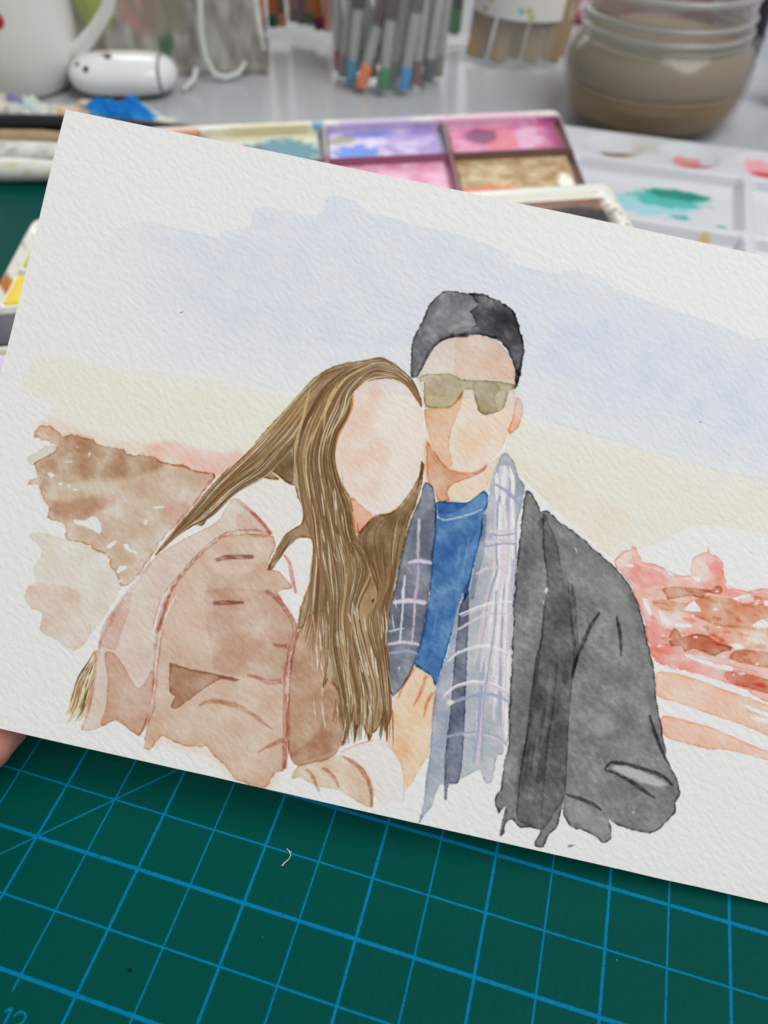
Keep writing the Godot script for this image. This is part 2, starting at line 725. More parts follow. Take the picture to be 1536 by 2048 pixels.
# the sheet bows up a little along its far edge; the back carries the cut edges
func sheet_mesh(lift: float) -> ArrayMesh:
	var up := -(ACROSS.cross(DOWN)).normalized()
	if up.y < 0:
		up = -up
	var v := PackedVector3Array()
	var uv := PackedVector2Array()
	var idx := PackedInt32Array()
	var nx := 24
	var ny := 16
	for j in ny + 1:
		for i in nx + 1:
			var a := float(i) / nx
			var b := float(j) / ny
			var bow := 0.9 * sin(PI * minf(a * 1.05, 1.0)) * (1.0 - b) * (1.0 - b)
			var x := a * SHEET.x
			var y := b * SHEET.y
			if (j == 0 or j == ny or i == 0 or i == nx):
				x += 0.09 * noise2(y * 0.9, x * 0.9)
				y += 0.09 * noise2(x * 0.9, y * 0.9 + 5.0)
			v.append((ACROSS * x + DOWN * y + up * (bow + lift)) * 0.001)
			uv.append(Vector2(a, b))
	for j in ny:
		for i in nx:
			var p := j * (nx + 1) + i
			idx.append_array([p, p + 1, p + nx + 2, p, p + nx + 2, p + nx + 1] if lift == 0.0 else [p, p + nx + 2, p + 1, p, p + nx + 1, p + nx + 2])
	if lift < 0.0:      # the four cut edges
		var rim := []
		for i in nx:
			rim.append(i)
		for j in ny:
			rim.append(j * (nx + 1) + nx)
		for i in nx:
			rim.append(ny * (nx + 1) + nx - i)
		for j in ny:
			rim.append((ny - j) * (nx + 1))
		var first := v.size()
		for q in rim:
			v.append(v[q])
			v.append(v[q] - up * (lift + 0.004) * 0.001)
			uv.append(Vector2.ZERO)
			uv.append(Vector2.ZERO)
		for q in rim.size():
			var a: int = first + q * 2
			var b: int = first + (q + 1) % rim.size() * 2
			idx.append_array([a, a + 1, b + 1, a, b + 1, b])
	return mesh_of(v, idx, PackedColorArray(), uv)


func draw_picture():
	# sky: a lilac wash over a cream one, pink at the horizon
	wash([8.1,38.8,12.5,33.1,16.5,27.5,19.5,23.3,25.0,21.6,34.4,21.9,40.8,22.0,41.6,20.3,47.4,17.9,47.6,13.5,53.2,12.7,60.7,12.5,62.8,11.4,63.4,7.5,68.2,6.9,72.7,9.2,76.6,9.3,84.5,9.9,88.5,9.8,96.1,10.1,98.9,10.5,103.2,11.3,105.8,12.1,106.3,13.4,110.4,14.0,117.7,14.1,118.7,12.9,121.8,12.3,128.1,13.2,131.2,14.6,142.2,16.1,154.5,17.5,161.6,18.9,171.7,20.1,177.6,50.9,168.5,50.0,157.1,49.1,142.0,48.4,128.5,47.4,116.7,46.5,105.3,45.5,88.8,48.0,72.4,51.6,57.8,53.0,43.8,52.6,32.5,53.3,21.3,55.2,14.9,52.5], Color8(210, 212, 217), {"d": 0.66, "rim": 0.22, "mot": 0.3, "wob": 0.25, "ramps": [[13.5,47.0,42.3,36.0], [67.3,59.6,67.2,41.1]]})
	wash([29.0,23.6,40.9,22.3,47.5,18.5,48.3,14.2,62.4,12.4,63.8,8.1,77.0,10.3,95.7,11.0,106.1,14.0,119.3,14.2,132.1,15.4,153.2,18.4,171.9,21.2,175.8,41.6,161.0,40.3,137.7,37.3,114.6,35.4,86.6,38.1,64.4,41.7,45.5,40.0,31.3,33.7], Color8(214, 214, 221), {"d": 0.42, "rim": 0.0, "mot": 0.4, "soft": 4})
	wash([114.1,27.5,128.9,21.9,151.8,22.7,170.7,26.7,175.0,48.6,156.4,45.9,133.2,42.9,119.3,41.4], Color8(211, 213, 221), {"d": 0.3, "mot": 0.4, "soft": 4})
	wash([4.6,62.9,7.3,57.4,11.0,55.9,16.8,55.8,25.0,55.9,35.0,54.2,48.7,53.8,62.5,53.7,71.9,54.6,65.3,65.8,56.9,74.5,48.9,74.5,37.2,73.6,23.2,72.7,13.6,73.6,10.2,73.2,10.4,71.5,12.5,69.3,13.8,66.4,7.6,65.7,5.4,65.3], Color8(223, 218, 202), {"d": 0.9, "rim": 0.15, "mot": 0.3, "keep": 0.7, "fade": 4, "ramps": [[44.9,47.1,45.2,58.7]]})
	wash([114.8,46.9,122.6,46.4,142.0,48.4,157.1,49.1,177.4,49.8,179.5,60.7,172.9,61.1,165.2,61.5,159.7,62.2,157.3,63.1,153.7,66.2,149.8,68.9,146.6,70.7,142.9,73.6,136.7,70.6,126.5,64.9,119.9,60.7,114.7,57.3], Color8(221, 216, 202), {"d": 0.9, "rim": 0.15, "mot": 0.3, "ramps": [[143.4,43.0,143.3,53.3]]})
	wash([116.8,56.8,124.9,57.3,134.3,59.2,144.2,63.3,144.4,70.1,139.0,71.2,130.2,66.4,121.6,63.2], Color8(226, 210, 198), {"d": 0.4, "mot": 0.4, "soft": 4})
	wash([10.6,73.1,12.8,70.1,19.3,70.7,28.7,71.5,39.9,70.2,50.4,70.8,57.7,68.0,61.4,68.9,56.9,74.5,52.3,74.4,40.9,74.6,25.5,72.8,15.5,74.4,11.5,74.6], Color8(226, 206, 198), {"d": 0.7, "mot": 0.4, "soft": 3})
	wash([34.7,72.5,40.7,68.9,51.2,69.4,57.6,67.5,56.9,74.5,52.3,74.4,44.1,73.3], Color8(226, 184, 178), {"d": 0.5, "mot": 0.4, "soft": 3})
	# brown hillside at the left with its pale lower washes
	wash([14.5,96.5,17.1,95.1,23.1,95.5,28.2,96.0,33.0,96.6,36.3,100.0,37.5,103.5,36.1,108.3,35.1,111.0,33.5,114.6,32.2,117.8,30.4,118.8,25.9,117.5,22.3,116.3,21.8,112.7,18.7,111.7,17.1,109.6,17.2,107.5,18.9,105.9,17.5,103.7,18.2,101.1,18.4,98.6], Color8(214, 203, 188), {"d": 0.8, "rim": 0.12, "mot": 0.7, "wob": 0.3})
	wash([17.2,107.5,21.4,105.8,28.1,106.0,29.8,109.7,32.9,111.9,33.0,116.0,30.4,119.0,25.9,117.5,22.3,116.3,21.8,112.7,18.7,111.7,17.1,109.6], Color8(217, 200, 188), {"d": 0.6, "rim": 0.12, "mot": 0.6, "wob": 0.3})
	wash([10.4,79.5,11.8,78.4,13.8,76.2,16.6,75.7,16.2,77.4,13.1,79.5,12.4,80.8,11.1,80.8], Color8(210, 200, 186), {"d": 0.8, "rim": 0.25, "mot": 0.3})
	wash([16.7,73.3,18.8,72.6,23.0,72.4,25.7,73.4,31.2,73.4,33.0,74.1,37.1,73.3,40.6,74.1,43.1,74.1,44.7,73.6,46.9,74.4,51.9,74.2,52.3,74.9,50.4,78.7,48.8,82.4,46.1,87.1,43.8,91.3,42.6,95.3,40.7,99.5,38.6,102.8,37.4,103.1,36.0,100.5,34.5,99.6,33.0,96.8,30.0,96.5,28.1,95.6,23.0,95.3,22.1,92.4,17.9,91.6,17.8,89.2,15.1,86.8,14.4,84.9,11.8,85.3,11.8,84.4,13.3,83.9,13.4,82.6,12.3,80.4,13.1,79.5,16.4,76.5,16.6,75.6,10.9,74.6,10.8,72.7,11.9,71.7,13.5,71.7,16.4,73.0], Color8(202, 179, 157), {"d": 0.97, "rim": 0.45, "mot": 0.6, "wob": 0.4})
	wash([16.7,73.3,18.8,72.6,23.0,72.4,25.7,73.4,31.2,73.4,33.0,74.1,37.1,73.3,40.6,74.1,39.0,76.2,33.4,79.1,25.6,81.6,19.0,83.9,15.4,86.4,14.4,84.1,13.0,81.5,16.1,77.0], Color8(199, 181, 162), {"d": 0.9, "mot": 0.8, "soft": 3})
	wash([15.1,86.8,18.7,87.7,23.4,86.3,28.7,83.9,32.1,84.4,29.5,87.4,25.9,89.9,22.1,91.5,18.0,90.0], Color8(206, 184, 168), {"d": 0.6, "mot": 1.0, "soft": 3})
	wash([42.8,83.7,44.8,81.6,48.4,82.5,45.8,87.6,42.9,87.4], Color8(224, 198, 198), {"d": 0.5, "mot": 0.8, "soft": 2})
	streak([38.9,73.9,40.6,74.1,43.1,74.1,44.7,73.6,46.9,74.4,51.9,74.2,52.2,75.2,50.4,78.7,48.8,82.6,46.2,87.3], 5, Color8(208, 130, 118), {"d": 0.8, "rim": 0.1})
	wash([15.5,81.9,16.3,81.6,17.4,82.1,16.7,82.9], Color8(223, 221, 215), {"op": 1.0, "rim": 0, "wob": 0.06})
	wash([18.3,83.5,19.4,83.3,19.5,83.8,18.8,84.1], Color8(223, 221, 215), {"op": 1.0, "rim": 0, "wob": 0.06})
	wash([20.4,83.5,21.3,83.4,21.2,84.1], Color8(223, 221, 215), {"op": 1.0, "rim": 0, "wob": 0.06})
	wash([22.1,84.0,23.1,84.0,23.0,84.4,22.3,84.5], Color8(223, 221, 215), {"op": 1.0, "rim": 0, "wob": 0.06})
	wash([22.6,89.6,23.5,90.8,26.4,90.4,27.4,89.3,28.7,89.3,30.2,91.0,30.2,92.6,28.3,92.1,25.7,91.7,24.2,91.6], Color8(223, 221, 215), {"op": 1.0, "rim": 0, "wob": 0.06})
	wash([32.1,95.4,33.1,93.9,34.2,93.2,34.1,94.1,33.0,95.3], Color8(223, 221, 215), {"op": 1.0, "rim": 0, "wob": 0.06})
	wash([35.8,93.8,36.7,93.4,37.7,94.6,39.3,94.7,39.2,95.1,37.5,95.1,36.5,94.6], Color8(223, 221, 215), {"op": 1.0, "rim": 0, "wob": 0.06})
	wash([35.6,100.1,36.3,98.6,38.0,98.4,37.4,99.2,36.2,100.3], Color8(223, 221, 215), {"op": 1.0, "rim": 0, "wob": 0.06})
	wash([39.3,88.6,39.3,87.5,40.0,87.4,39.8,88.4], Color8(223, 221, 215), {"op": 1.0, "rim": 0, "wob": 0.06})
	wash([23.4,75.6,24.0,75.4,24.0,76.5], Color8(223, 221, 215), {"op": 1.0, "rim": 0, "wob": 0.06})
	wash([40.4,84.2,42.8,83.6,42.8,83.9,40.8,84.5], Color8(223, 221, 215), {"op": 1.0, "rim": 0, "wob": 0.06})
	wash([36.5,101.8,37.5,101.3,37.5,101.9,36.8,102.3], Color8(223, 221, 215), {"op": 1.0, "rim": 0, "wob": 0.06})
	wash([18.9,78.6,20.5,78.2,20.4,78.5,19.0,78.8], Color8(223, 221, 215), {"op": 1.0, "rim": 0, "wob": 0.06})
	wash([20.1,74.7,21.1,74.8,21.0,75.1], Color8(223, 221, 215), {"op": 1.0, "rim": 0, "wob": 0.06})
	# pink monument at the right
	wash([142.7,74.1,144.2,71.5,145.9,70.7,146.0,69.9,146.6,69.9,147.7,71.4,149.0,72.9,151.1,72.9,154.0,73.4,155.1,74.6,157.8,74.0,159.8,73.4,159.5,72.0,159.5,70.0,160.5,68.7,162.3,67.7,162.2,66.0,162.8,67.6,164.9,68.4,166.4,70.1,167.6,73.9,168.9,74.5,172.5,74.3,178.9,73.7,183.2,95.9,175.9,95.3,167.6,94.3,159.4,94.1,156.1,93.6,154.5,91.9,154.4,90.3,153.2,89.4,152.2,85.5,150.2,82.7,147.3,78.4,145.3,76.8], Color8(228, 182, 170), {"d": 0.9, "rim": 0.45, "mot": 0.7, "wob": 0.3})
	wash([144.3,75.8,147.1,73.5,149.2,73.9,151.3,73.9,154.7,74.7,158.0,74.6,161.7,74.8,164.5,72.6,163.3,70.8,164.6,68.9,166.3,70.5,167.5,74.4,171.9,75.0,178.3,74.5,178.6,76.4,168.1,76.3,159.9,76.4,153.9,77.0,150.6,78.5,148.0,77.9], Color8(225, 170, 161), {"d": 0.5, "mot": 0.9, "fade": 3, "rim": 0.2})
	wash([152.1,83.9,157.8,85.9,165.7,85.0,170.1,86.4,162.8,90.9,154.8,91.4,153.5,88.9], Color8(225, 174, 166), {"d": 0.55, "mot": 0.9, "soft": 3})
	wash([154.3,90.7,158.4,89.0,163.9,90.2,171.1,91.9,180.7,91.4,181.4,94.9,171.7,94.6,163.5,94.0,156.5,93.5], Color8(225, 174, 167), {"d": 0.5, "mot": 0.8, "soft": 2})
	wash([154.1,77.9,156.4,76.8,161.1,76.2,165.1,75.5,165.7,74.4,166.9,74.5,167.0,76.1,163.6,76.5,163.5,77.8,160.3,78.0,155.8,79.9,155.3,78.9], Color8(196, 168, 140), {"d": 0.85, "rim": 0.35, "mot": 0.6})
	wash([152.7,80.9,155.0,80.0,159.8,79.7,164.2,77.2,170.2,76.6,179.5,76.6,180.6,82.1,173.3,82.5,167.4,83.0,160.2,81.7,155.4,82.3,153.0,81.6], Color8(207, 182, 152), {"d": 0.8, "rim": 0.15, "mot": 0.8})
	wash([165.2,82.6,170.1,82.4,179.6,81.1,180.5,86.2,174.1,86.4,168.4,86.0,165.7,85.0], Color8(215, 196, 172), {"d": 0.6, "rim": 0.15, "mot": 0.8})
	wash([157.8,87.9,158.5,85.5,159.9,86.3,160.5,87.3,163.1,86.0,165.8,85.6,168.5,86.8,171.8,86.9,171.5,87.7,170.0,88.3,168.3,89.6,166.6,89.4,163.7,88.9,161.9,90.1,160.9,89.1,158.5,89.4], Color8(190, 162, 136), {"d": 0.9, "rim": 0.4, "mot": 0.6})
	wash([171.7,88.3,174.2,86.9,181.4,86.6,182.0,89.3,174.0,89.8,171.5,89.4], Color8(202, 170, 144), {"d": 0.9, "rim": 0.3, "mot": 0.6})
	wash([171.4,92.4,175.2,92.0,182.6,92.4,183.0,94.9,175.8,94.9,171.8,94.2], Color8(202, 172, 148), {"d": 0.85, "rim": 0.25, "mot": 0.6})
	wash([150.3,80.6,151.4,80.6,152.7,82.6,153.1,84.5,151.9,83.3], Color8(226, 226, 222), {"op": 1.0, "rim": 0, "wob": 0.06})
	wash([154.4,82.4,155.5,83.2,157.7,84.5,157.8,85.0,155.6,84.8], Color8(226, 226, 222), {"op": 1.0, "rim": 0, "wob": 0.06})
	wash([158.3,84.7,160.8,84.1,162.8,84.1,161.8,84.7,158.9,85.2], Color8(226, 226, 222), {"op": 1.0, "rim": 0, "wob": 0.06})
	wash([161.6,78.7,162.4,79.5,163.6,80.8,159.8,81.2], Color8(226, 226, 222), {"op": 1.0, "rim": 0, "wob": 0.06})
	wash([169.6,76.5,171.8,75.3,174.0,74.8,174.3,75.9,173.2,76.9,171.4,76.9], Color8(226, 226, 222), {"op": 1.0, "rim": 0, "wob": 0.06})
	wash([175.1,81.6,176.0,80.3,178.0,79.1,178.6,81.0,176.7,81.6], Color8(226, 226, 222), {"op": 1.0, "rim": 0, "wob": 0.06})
	wash([161.7,90.7,164.8,90.5,172.7,91.1,172.7,92.1,167.1,91.9,163.4,91.4], Color8(226, 226, 222), {"op": 1.0, "rim": 0, "wob": 0.06})
	wash([160.1,73.9,162.1,73.2,162.1,74.3,161.2,74.7], Color8(226, 226, 222), {"op": 1.0, "rim": 0, "wob": 0.06})
	wash([144.9,74.5,146.9,73.8,147.1,74.5], Color8(226, 226, 222), {"op": 1.0, "rim": 0, "wob": 0.06})
	wash([171.4,86.4,173.3,85.8,174.3,86.6,172.6,87.2], Color8(226, 226, 222), {"op": 1.0, "rim": 0, "wob": 0.06})
	wash([173.7,92.2,175.1,91.8,174.7,92.4], Color8(226, 226, 222), {"op": 1.0, "rim": 0, "wob": 0.06})
	wash([176.4,75.6,178.6,75.0,178.8,76.2,176.8,76.5], Color8(226, 226, 222), {"op": 1.0, "rim": 0, "wob": 0.06})
	wash([164.4,84.3,165.7,84.0,165.2,84.7], Color8(226, 226, 222), {"op": 1.0, "rim": 0, "wob": 0.06})
	wash([174.5,84.3,176.0,83.8,178.5,84.2,178.6,85.0,176.7,85.0,175.0,84.9], Color8(224, 212, 192), {"op": 0.9, "rim": 0})
	wash([159.6,70.4,160.5,69.0,162.1,69.0,162.9,70.9,163.7,71.7,162.5,73.0,160.1,73.1,159.5,71.6], Color8(226, 206, 192), {"op": 0.8, "rim": 0.0, "soft": 1})
	wash([142.9,74.1,144.3,71.7,146.0,71.0,146.2,72.9,144.8,74.4,144.2,75.2], Color8(226, 208, 198), {"op": 0.75, "rim": 0, "soft": 1})
	wash([156.6,96.1,158.1,95.4,163.7,95.3,171.2,96.3,176.2,96.8,183.6,98.0,183.9,99.3,179.8,98.9,176.7,98.6,178.3,99.6,184.2,100.7,184.8,104.2,177.4,103.0,171.2,102.4,162.9,101.4,157.9,100.9,157.0,98.7], Color8(231, 190, 170), {"d": 0.95, "rim": 0.35, "mot": 0.5})
	wash([159.3,105.7,160.0,104.8,163.2,104.6,170.2,105.0,177.3,106.3,185.8,107.9,186.1,109.3,177.8,108.9,172.4,109.3,172.0,109.7,166.5,109.6,161.8,109.3,160.1,107.6], Color8(231, 186, 166), {"d": 0.95, "rim": 0.4, "mot": 0.5})
	wash([178.0,101.3,180.5,100.5,184.2,100.9,184.3,101.5,181.1,101.4], Color8(224, 224, 220), {"op": 0.9, "rim": 0})
	pen([142.7,74.2,144.4,71.7,146.0,70.8], 0.22, Color8(206, 120, 110), 0.4)
	pen([154.3,73.6,157.9,74.1,159.9,73.6], 0.22, Color8(206, 120, 110), 0.4)
	pen([149.0,72.9,151.3,72.8,154.0,73.4], 0.22, Color8(206, 120, 110), 0.4)
	pen([167.6,73.9,172.6,74.4,178.2,73.9], 0.22, Color8(206, 120, 110), 0.4)
	pen([153.2,89.4,152.1,85.5,150.2,82.7,147.3,78.6], 0.22, Color8(206, 120, 110), 0.4)
	pen([162.8,90.8,166.9,90.8,172.2,90.9,180.7,91.0], 0.22, Color8(206, 120, 110), 0.4)
	wash([164.3,89.1,165.4,88.9,166.9,88.8,167.6,88.9,166.2,89.2,164.7,89.4], Color8(200, 164, 134), {"d": 0.42, "rim": 0.15, "mot": 0.5})
	wash([176.8,79.4,177.5,79.3,178.6,79.4,179.1,79.7,178.1,79.9,177.2,79.7], Color8(206, 172, 142), {"d": 0.42, "rim": 0.15, "mot": 0.5})
	wash([174.0,87.0,174.6,86.6,175.6,86.8,176.0,87.3,175.3,87.7,174.3,87.5], Color8(206, 172, 142), {"d": 0.42, "rim": 0.15, "mot": 0.5})
	wash([166.5,85.0,167.0,84.8,167.7,85.0,168.1,85.4,167.5,85.6,166.9,85.4], Color8(224, 176, 168), {"d": 0.42, "rim": 0.15, "mot": 0.5})
	wash([159.9,83.1,160.8,82.7,162.3,82.7,163.2,83.1,161.8,83.5,160.5,83.5], Color8(222, 166, 158), {"d": 0.42, "rim": 0.15, "mot": 0.5})
	wash([156.9,89.6,157.9,89.3,159.5,89.2,160.3,89.4,158.9,89.7,157.3,89.8], Color8(224, 176, 168), {"d": 0.42, "rim": 0.15, "mot": 0.5})
	wash([155.5,82.0,156.6,81.6,158.0,81.8,158.4,82.3,157.5,82.7,156.1,82.5], Color8(206, 172, 142), {"d": 0.42, "rim": 0.15, "mot": 0.5})
	wash([177.6,91.9,178.9,91.8,180.4,92.1,181.2,92.4,179.9,92.4,178.4,92.1], Color8(224, 176, 168), {"d": 0.42, "rim": 0.15, "mot": 0.5})
	wash([175.6,86.8,176.3,86.7,177.2,86.9,177.8,87.1,176.9,87.2,175.9,87.1], Color8(222, 166, 158), {"d": 0.42, "rim": 0.15, "mot": 0.5})
	wash([165.6,89.7,166.5,89.5,168.1,89.5,168.5,89.8,167.5,89.9,166.0,89.9], Color8(200, 164, 134), {"d": 0.42, "rim": 0.15, "mot": 0.5})
	wash([156.8,86.4,157.4,86.1,158.1,86.3,158.5,86.7,157.9,86.9,157.3,86.7], Color8(200, 164, 134), {"d": 0.42, "rim": 0.15, "mot": 0.5})
	wash([166.2,81.2,166.8,81.0,168.0,81.2,168.6,81.6,167.6,81.9,166.3,81.8], Color8(200, 164, 134), {"d": 0.42, "rim": 0.15, "mot": 0.5})
	wash([172.0,80.9,172.6,80.6,173.4,80.7,173.7,81.0,173.1,81.3,172.4,81.2], Color8(222, 166, 158), {"d": 0.42, "rim": 0.15, "mot": 0.5})
	wash([159.0,76.5,159.7,76.3,160.8,76.5,161.3,77.0,160.4,77.2,159.4,77.0], Color8(200, 164, 134), {"d": 0.42, "rim": 0.15, "mot": 0.5})
	wash([164.4,84.0,164.9,83.7,165.8,83.8,166.0,84.3,165.5,84.6,164.7,84.5], Color8(200, 164, 134), {"d": 0.42, "rim": 0.15, "mot": 0.5})
	wash([168.5,79.4,169.4,79.3,170.7,79.6,171.3,79.9,170.2,79.9,168.9,79.7], Color8(206, 172, 142), {"d": 0.42, "rim": 0.15, "mot": 0.5})
	wash([171.8,77.1,172.8,76.8,174.3,76.9,174.9,77.4,173.7,77.7,172.5,77.6], Color8(206, 172, 142), {"d": 0.42, "rim": 0.15, "mot": 0.5})
	wash([160.0,86.4,160.7,86.1,161.7,86.2,162.1,86.5,161.4,86.6,160.4,86.7], Color8(224, 176, 168), {"d": 0.42, "rim": 0.15, "mot": 0.5})
	wash([174.6,78.8,175.1,78.5,175.9,78.8,176.4,79.2,175.7,79.4,175.0,79.2], Color8(222, 166, 158), {"d": 0.42, "rim": 0.15, "mot": 0.5})
	wash([171.1,76.3,172.0,75.9,173.9,75.9,174.6,76.4,173.2,76.8,171.4,76.8], Color8(224, 176, 168), {"d": 0.42, "rim": 0.15, "mot": 0.5})
	wash([173.2,91.7,174.1,91.3,175.0,91.6,175.8,92.1,174.8,92.4,173.9,92.2], Color8(224, 176, 168), {"d": 0.42, "rim": 0.15, "mot": 0.5})
	wash([177.2,93.9,178.6,93.4,180.2,93.4,180.8,93.7,179.6,94.1,178.3,94.1], Color8(200, 164, 134), {"d": 0.42, "rim": 0.15, "mot": 0.5})
	wash([172.2,83.5,173.2,83.3,174.7,83.6,175.5,83.9,174.1,84.1,172.5,83.9], Color8(222, 166, 158), {"d": 0.42, "rim": 0.15, "mot": 0.5})
	wash([171.2,80.6,171.6,80.3,172.4,80.6,172.7,81.1,172.3,81.3,171.5,81.1], Color8(200, 164, 134), {"d": 0.42, "rim": 0.15, "mot": 0.5})
	wash([152.9,78.2,153.3,78.0,154.0,78.1,154.4,78.2,153.7,78.4,153.0,78.4], Color8(206, 172, 142), {"d": 0.42, "rim": 0.15, "mot": 0.5})
	wash([166.9,86.7,168.0,86.4,169.8,86.5,170.7,86.9,169.1,87.2,167.4,87.1], Color8(224, 176, 168), {"d": 0.42, "rim": 0.15, "mot": 0.5})
	wash([178.3,93.5,179.2,93.2,180.9,93.3,181.8,93.8,180.3,94.2,178.9,94.1], Color8(222, 166, 158), {"d": 0.42, "rim": 0.15, "mot": 0.5})
	wash([162.0,82.0,162.9,81.8,164.2,81.9,164.6,82.3,163.7,82.4,162.5,82.3], Color8(224, 176, 168), {"d": 0.42, "rim": 0.15, "mot": 0.5})
	wash([152.4,84.1,153.1,83.9,154.1,84.2,154.6,84.6,153.9,84.7,153.0,84.5], Color8(222, 166, 158), {"d": 0.42, "rim": 0.15, "mot": 0.5})
	wash([155.9,88.3,156.8,87.9,158.4,88.1,158.8,88.5,157.7,88.8,156.4,88.7], Color8(200, 164, 134), {"d": 0.42, "rim": 0.15, "mot": 0.5})
	wash([176.5,85.5,177.3,85.1,178.9,85.1,179.3,85.6,178.4,86.0,176.9,85.9], Color8(206, 172, 142), {"d": 0.42, "rim": 0.15, "mot": 0.5})
	wash([172.4,75.6,173.6,75.4,174.6,75.5,175.4,75.6,174.2,75.8,173.1,75.8], Color8(206, 172, 142), {"d": 0.42, "rim": 0.15, "mot": 0.5})
	wash([168.2,86.5,169.3,86.0,170.6,86.3,171.2,86.8,170.2,87.1,168.9,87.0], Color8(200, 164, 134), {"d": 0.42, "rim": 0.15, "mot": 0.5})
	wash([167.9,91.1,169.0,90.8,170.2,91.0,170.7,91.5,169.8,91.7,168.5,91.5], Color8(224, 176, 168), {"d": 0.42, "rim": 0.15, "mot": 0.5})
	wash([173.2,75.0,174.3,74.8,175.8,74.9,176.4,75.3,175.3,75.4,173.7,75.4], Color8(200, 164, 134), {"d": 0.42, "rim": 0.15, "mot": 0.5})
	wash([166.0,85.4,166.8,85.1,167.9,85.1,168.2,85.3,167.5,85.5,166.4,85.5], Color8(200, 164, 134), {"d": 0.42, "rim": 0.15, "mot": 0.5})
	wash([153.0,80.9,153.9,80.7,155.6,80.7,156.4,80.9,155.0,81.1,153.0,81.2], Color8(206, 172, 142), {"d": 0.42, "rim": 0.15, "mot": 0.5})
	wash([163.7,82.0,164.6,82.0,165.8,82.1,166.5,82.4,165.3,82.5,164.1,82.3], Color8(224, 176, 168), {"d": 0.42, "rim": 0.15, "mot": 0.5})
	wash([160.9,77.6,161.5,77.5,162.5,77.6,163.0,77.9,162.2,78.0,161.2,77.9], Color8(206, 172, 142), {"d": 0.42, "rim": 0.15, "mot": 0.5})
	wash([172.1,87.7,173.4,87.3,174.8,87.5,175.5,87.9,174.4,88.1,172.8,88.0], Color8(200, 164, 134), {"d": 0.42, "rim": 0.15, "mot": 0.5})
	wash([163.5,77.4,164.6,77.3,166.3,77.7,167.0,78.3,165.7,78.4,163.9,78.1], Color8(200, 164, 134), {"d": 0.42, "rim": 0.15, "mot": 0.5})
	wash([174.5,89.0,175.1,88.7,176.1,88.8,176.5,89.3,175.7,89.6,174.8,89.5], Color8(222, 166, 158), {"d": 0.42, "rim": 0.15, "mot": 0.5})
	wash([168.7,85.7,168.9,85.5,169.7,85.6,169.9,86.1,169.5,86.3,168.8,86.2], Color8(200, 164, 134), {"d": 0.42, "rim": 0.15, "mot": 0.5})
	wash([176.7,84.8,177.8,84.5,179.2,85.0,180.0,85.6,178.8,85.7,177.3,85.4], Color8(224, 176, 168), {"d": 0.42, "rim": 0.15, "mot": 0.5})
	wash([169.1,84.0,169.6,83.7,170.5,83.7,171.0,84.0,170.2,84.2,169.3,84.2], Color8(222, 166, 158), {"d": 0.42, "rim": 0.15, "mot": 0.5})
	wash([166.0,82.9,166.4,82.5,166.8,82.7], Color8(226, 226, 222), {"op": 1.0, "rim": 0, "wob": 0.05})
	wash([174.6,76.1,175.3,75.5,175.8,75.8], Color8(226, 226, 222), {"op": 1.0, "rim": 0, "wob": 0.05})
	wash([173.0,93.1,173.2,92.5,173.5,92.9], Color8(226, 226, 222), {"op": 1.0, "rim": 0, "wob": 0.05})
	wash([157.5,82.2,157.8,81.8,158.1,82.1], Color8(226, 226, 222), {"op": 1.0, "rim": 0, "wob": 0.05})
	wash([176.2,82.0,176.4,81.4,176.7,81.8], Color8(226, 226, 222), {"op": 1.0, "rim": 0, "wob": 0.05})
	wash([174.3,76.8,175.1,76.2,175.7,76.5], Color8(226, 226, 222), {"op": 1.0, "rim": 0, "wob": 0.05})
	wash([157.8,88.5,158.1,87.9,158.4,88.3], Color8(226, 226, 222), {"op": 1.0, "rim": 0, "wob": 0.05})
	wash([171.5,86.3,172.1,85.9,172.6,86.0], Color8(226, 226, 222), {"op": 1.0, "rim": 0, "wob": 0.05})
	wash([165.9,92.0,166.6,91.5,167.2,91.6], Color8(226, 226, 222), {"op": 1.0, "rim": 0, "wob": 0.05})
	wash([177.2,89.7,177.7,89.0,178.2,89.4], Color8(226, 226, 222), {"op": 1.0, "rim": 0, "wob": 0.05})
	wash([165.8,80.0,166.6,79.2,167.2,79.6], Color8(226, 226, 222), {"op": 1.0, "rim": 0, "wob": 0.05})
	wash([174.4,92.5,175.1,91.8,175.8,92.1], Color8(226, 226, 222), {"op": 1.0, "rim": 0, "wob": 0.05})
	wash([167.9,85.1,168.5,84.7,169.0,84.9], Color8(226, 226, 222), {"op": 1.0, "rim": 0, "wob": 0.05})
	wash([162.7,86.8,163.5,86.2,164.1,86.5], Color8(226, 226, 222), {"op": 1.0, "rim": 0, "wob": 0.05})
	wash([165.5,76.0,166.1,75.5,166.6,75.7], Color8(226, 226, 222), {"op": 1.0, "rim": 0, "wob": 0.05})
	wash([169.7,89.6,170.2,88.9,170.7,89.3], Color8(226, 226, 222), {"op": 1.0, "rim": 0, "wob": 0.05})
	wash([156.1,88.0,156.5,87.4,157.0,87.7], Color8(226, 226, 222), {"op": 1.0, "rim": 0, "wob": 0.05})
	wash([155.5,90.5,156.1,89.7,156.8,90.1], Color8(226, 226, 222), {"op": 1.0, "rim": 0, "wob": 0.05})
	wash([173.3,83.6,174.1,83.2,174.6,83.3], Color8(226, 226, 222), {"op": 1.0, "rim": 0, "wob": 0.05})
	wash([156.4,85.5,157.1,84.7,157.8,85.1], Color8(226, 226, 222), {"op": 1.0, "rim": 0, "wob": 0.05})
	wash([151.9,80.6,152.0,80.0,152.3,80.5], Color8(226, 226, 222), {"op": 1.0, "rim": 0, "wob": 0.05})
	wash([161.5,82.4,161.9,81.7,162.4,82.1], Color8(226, 226, 222), {"op": 1.0, "rim": 0, "wob": 0.05})
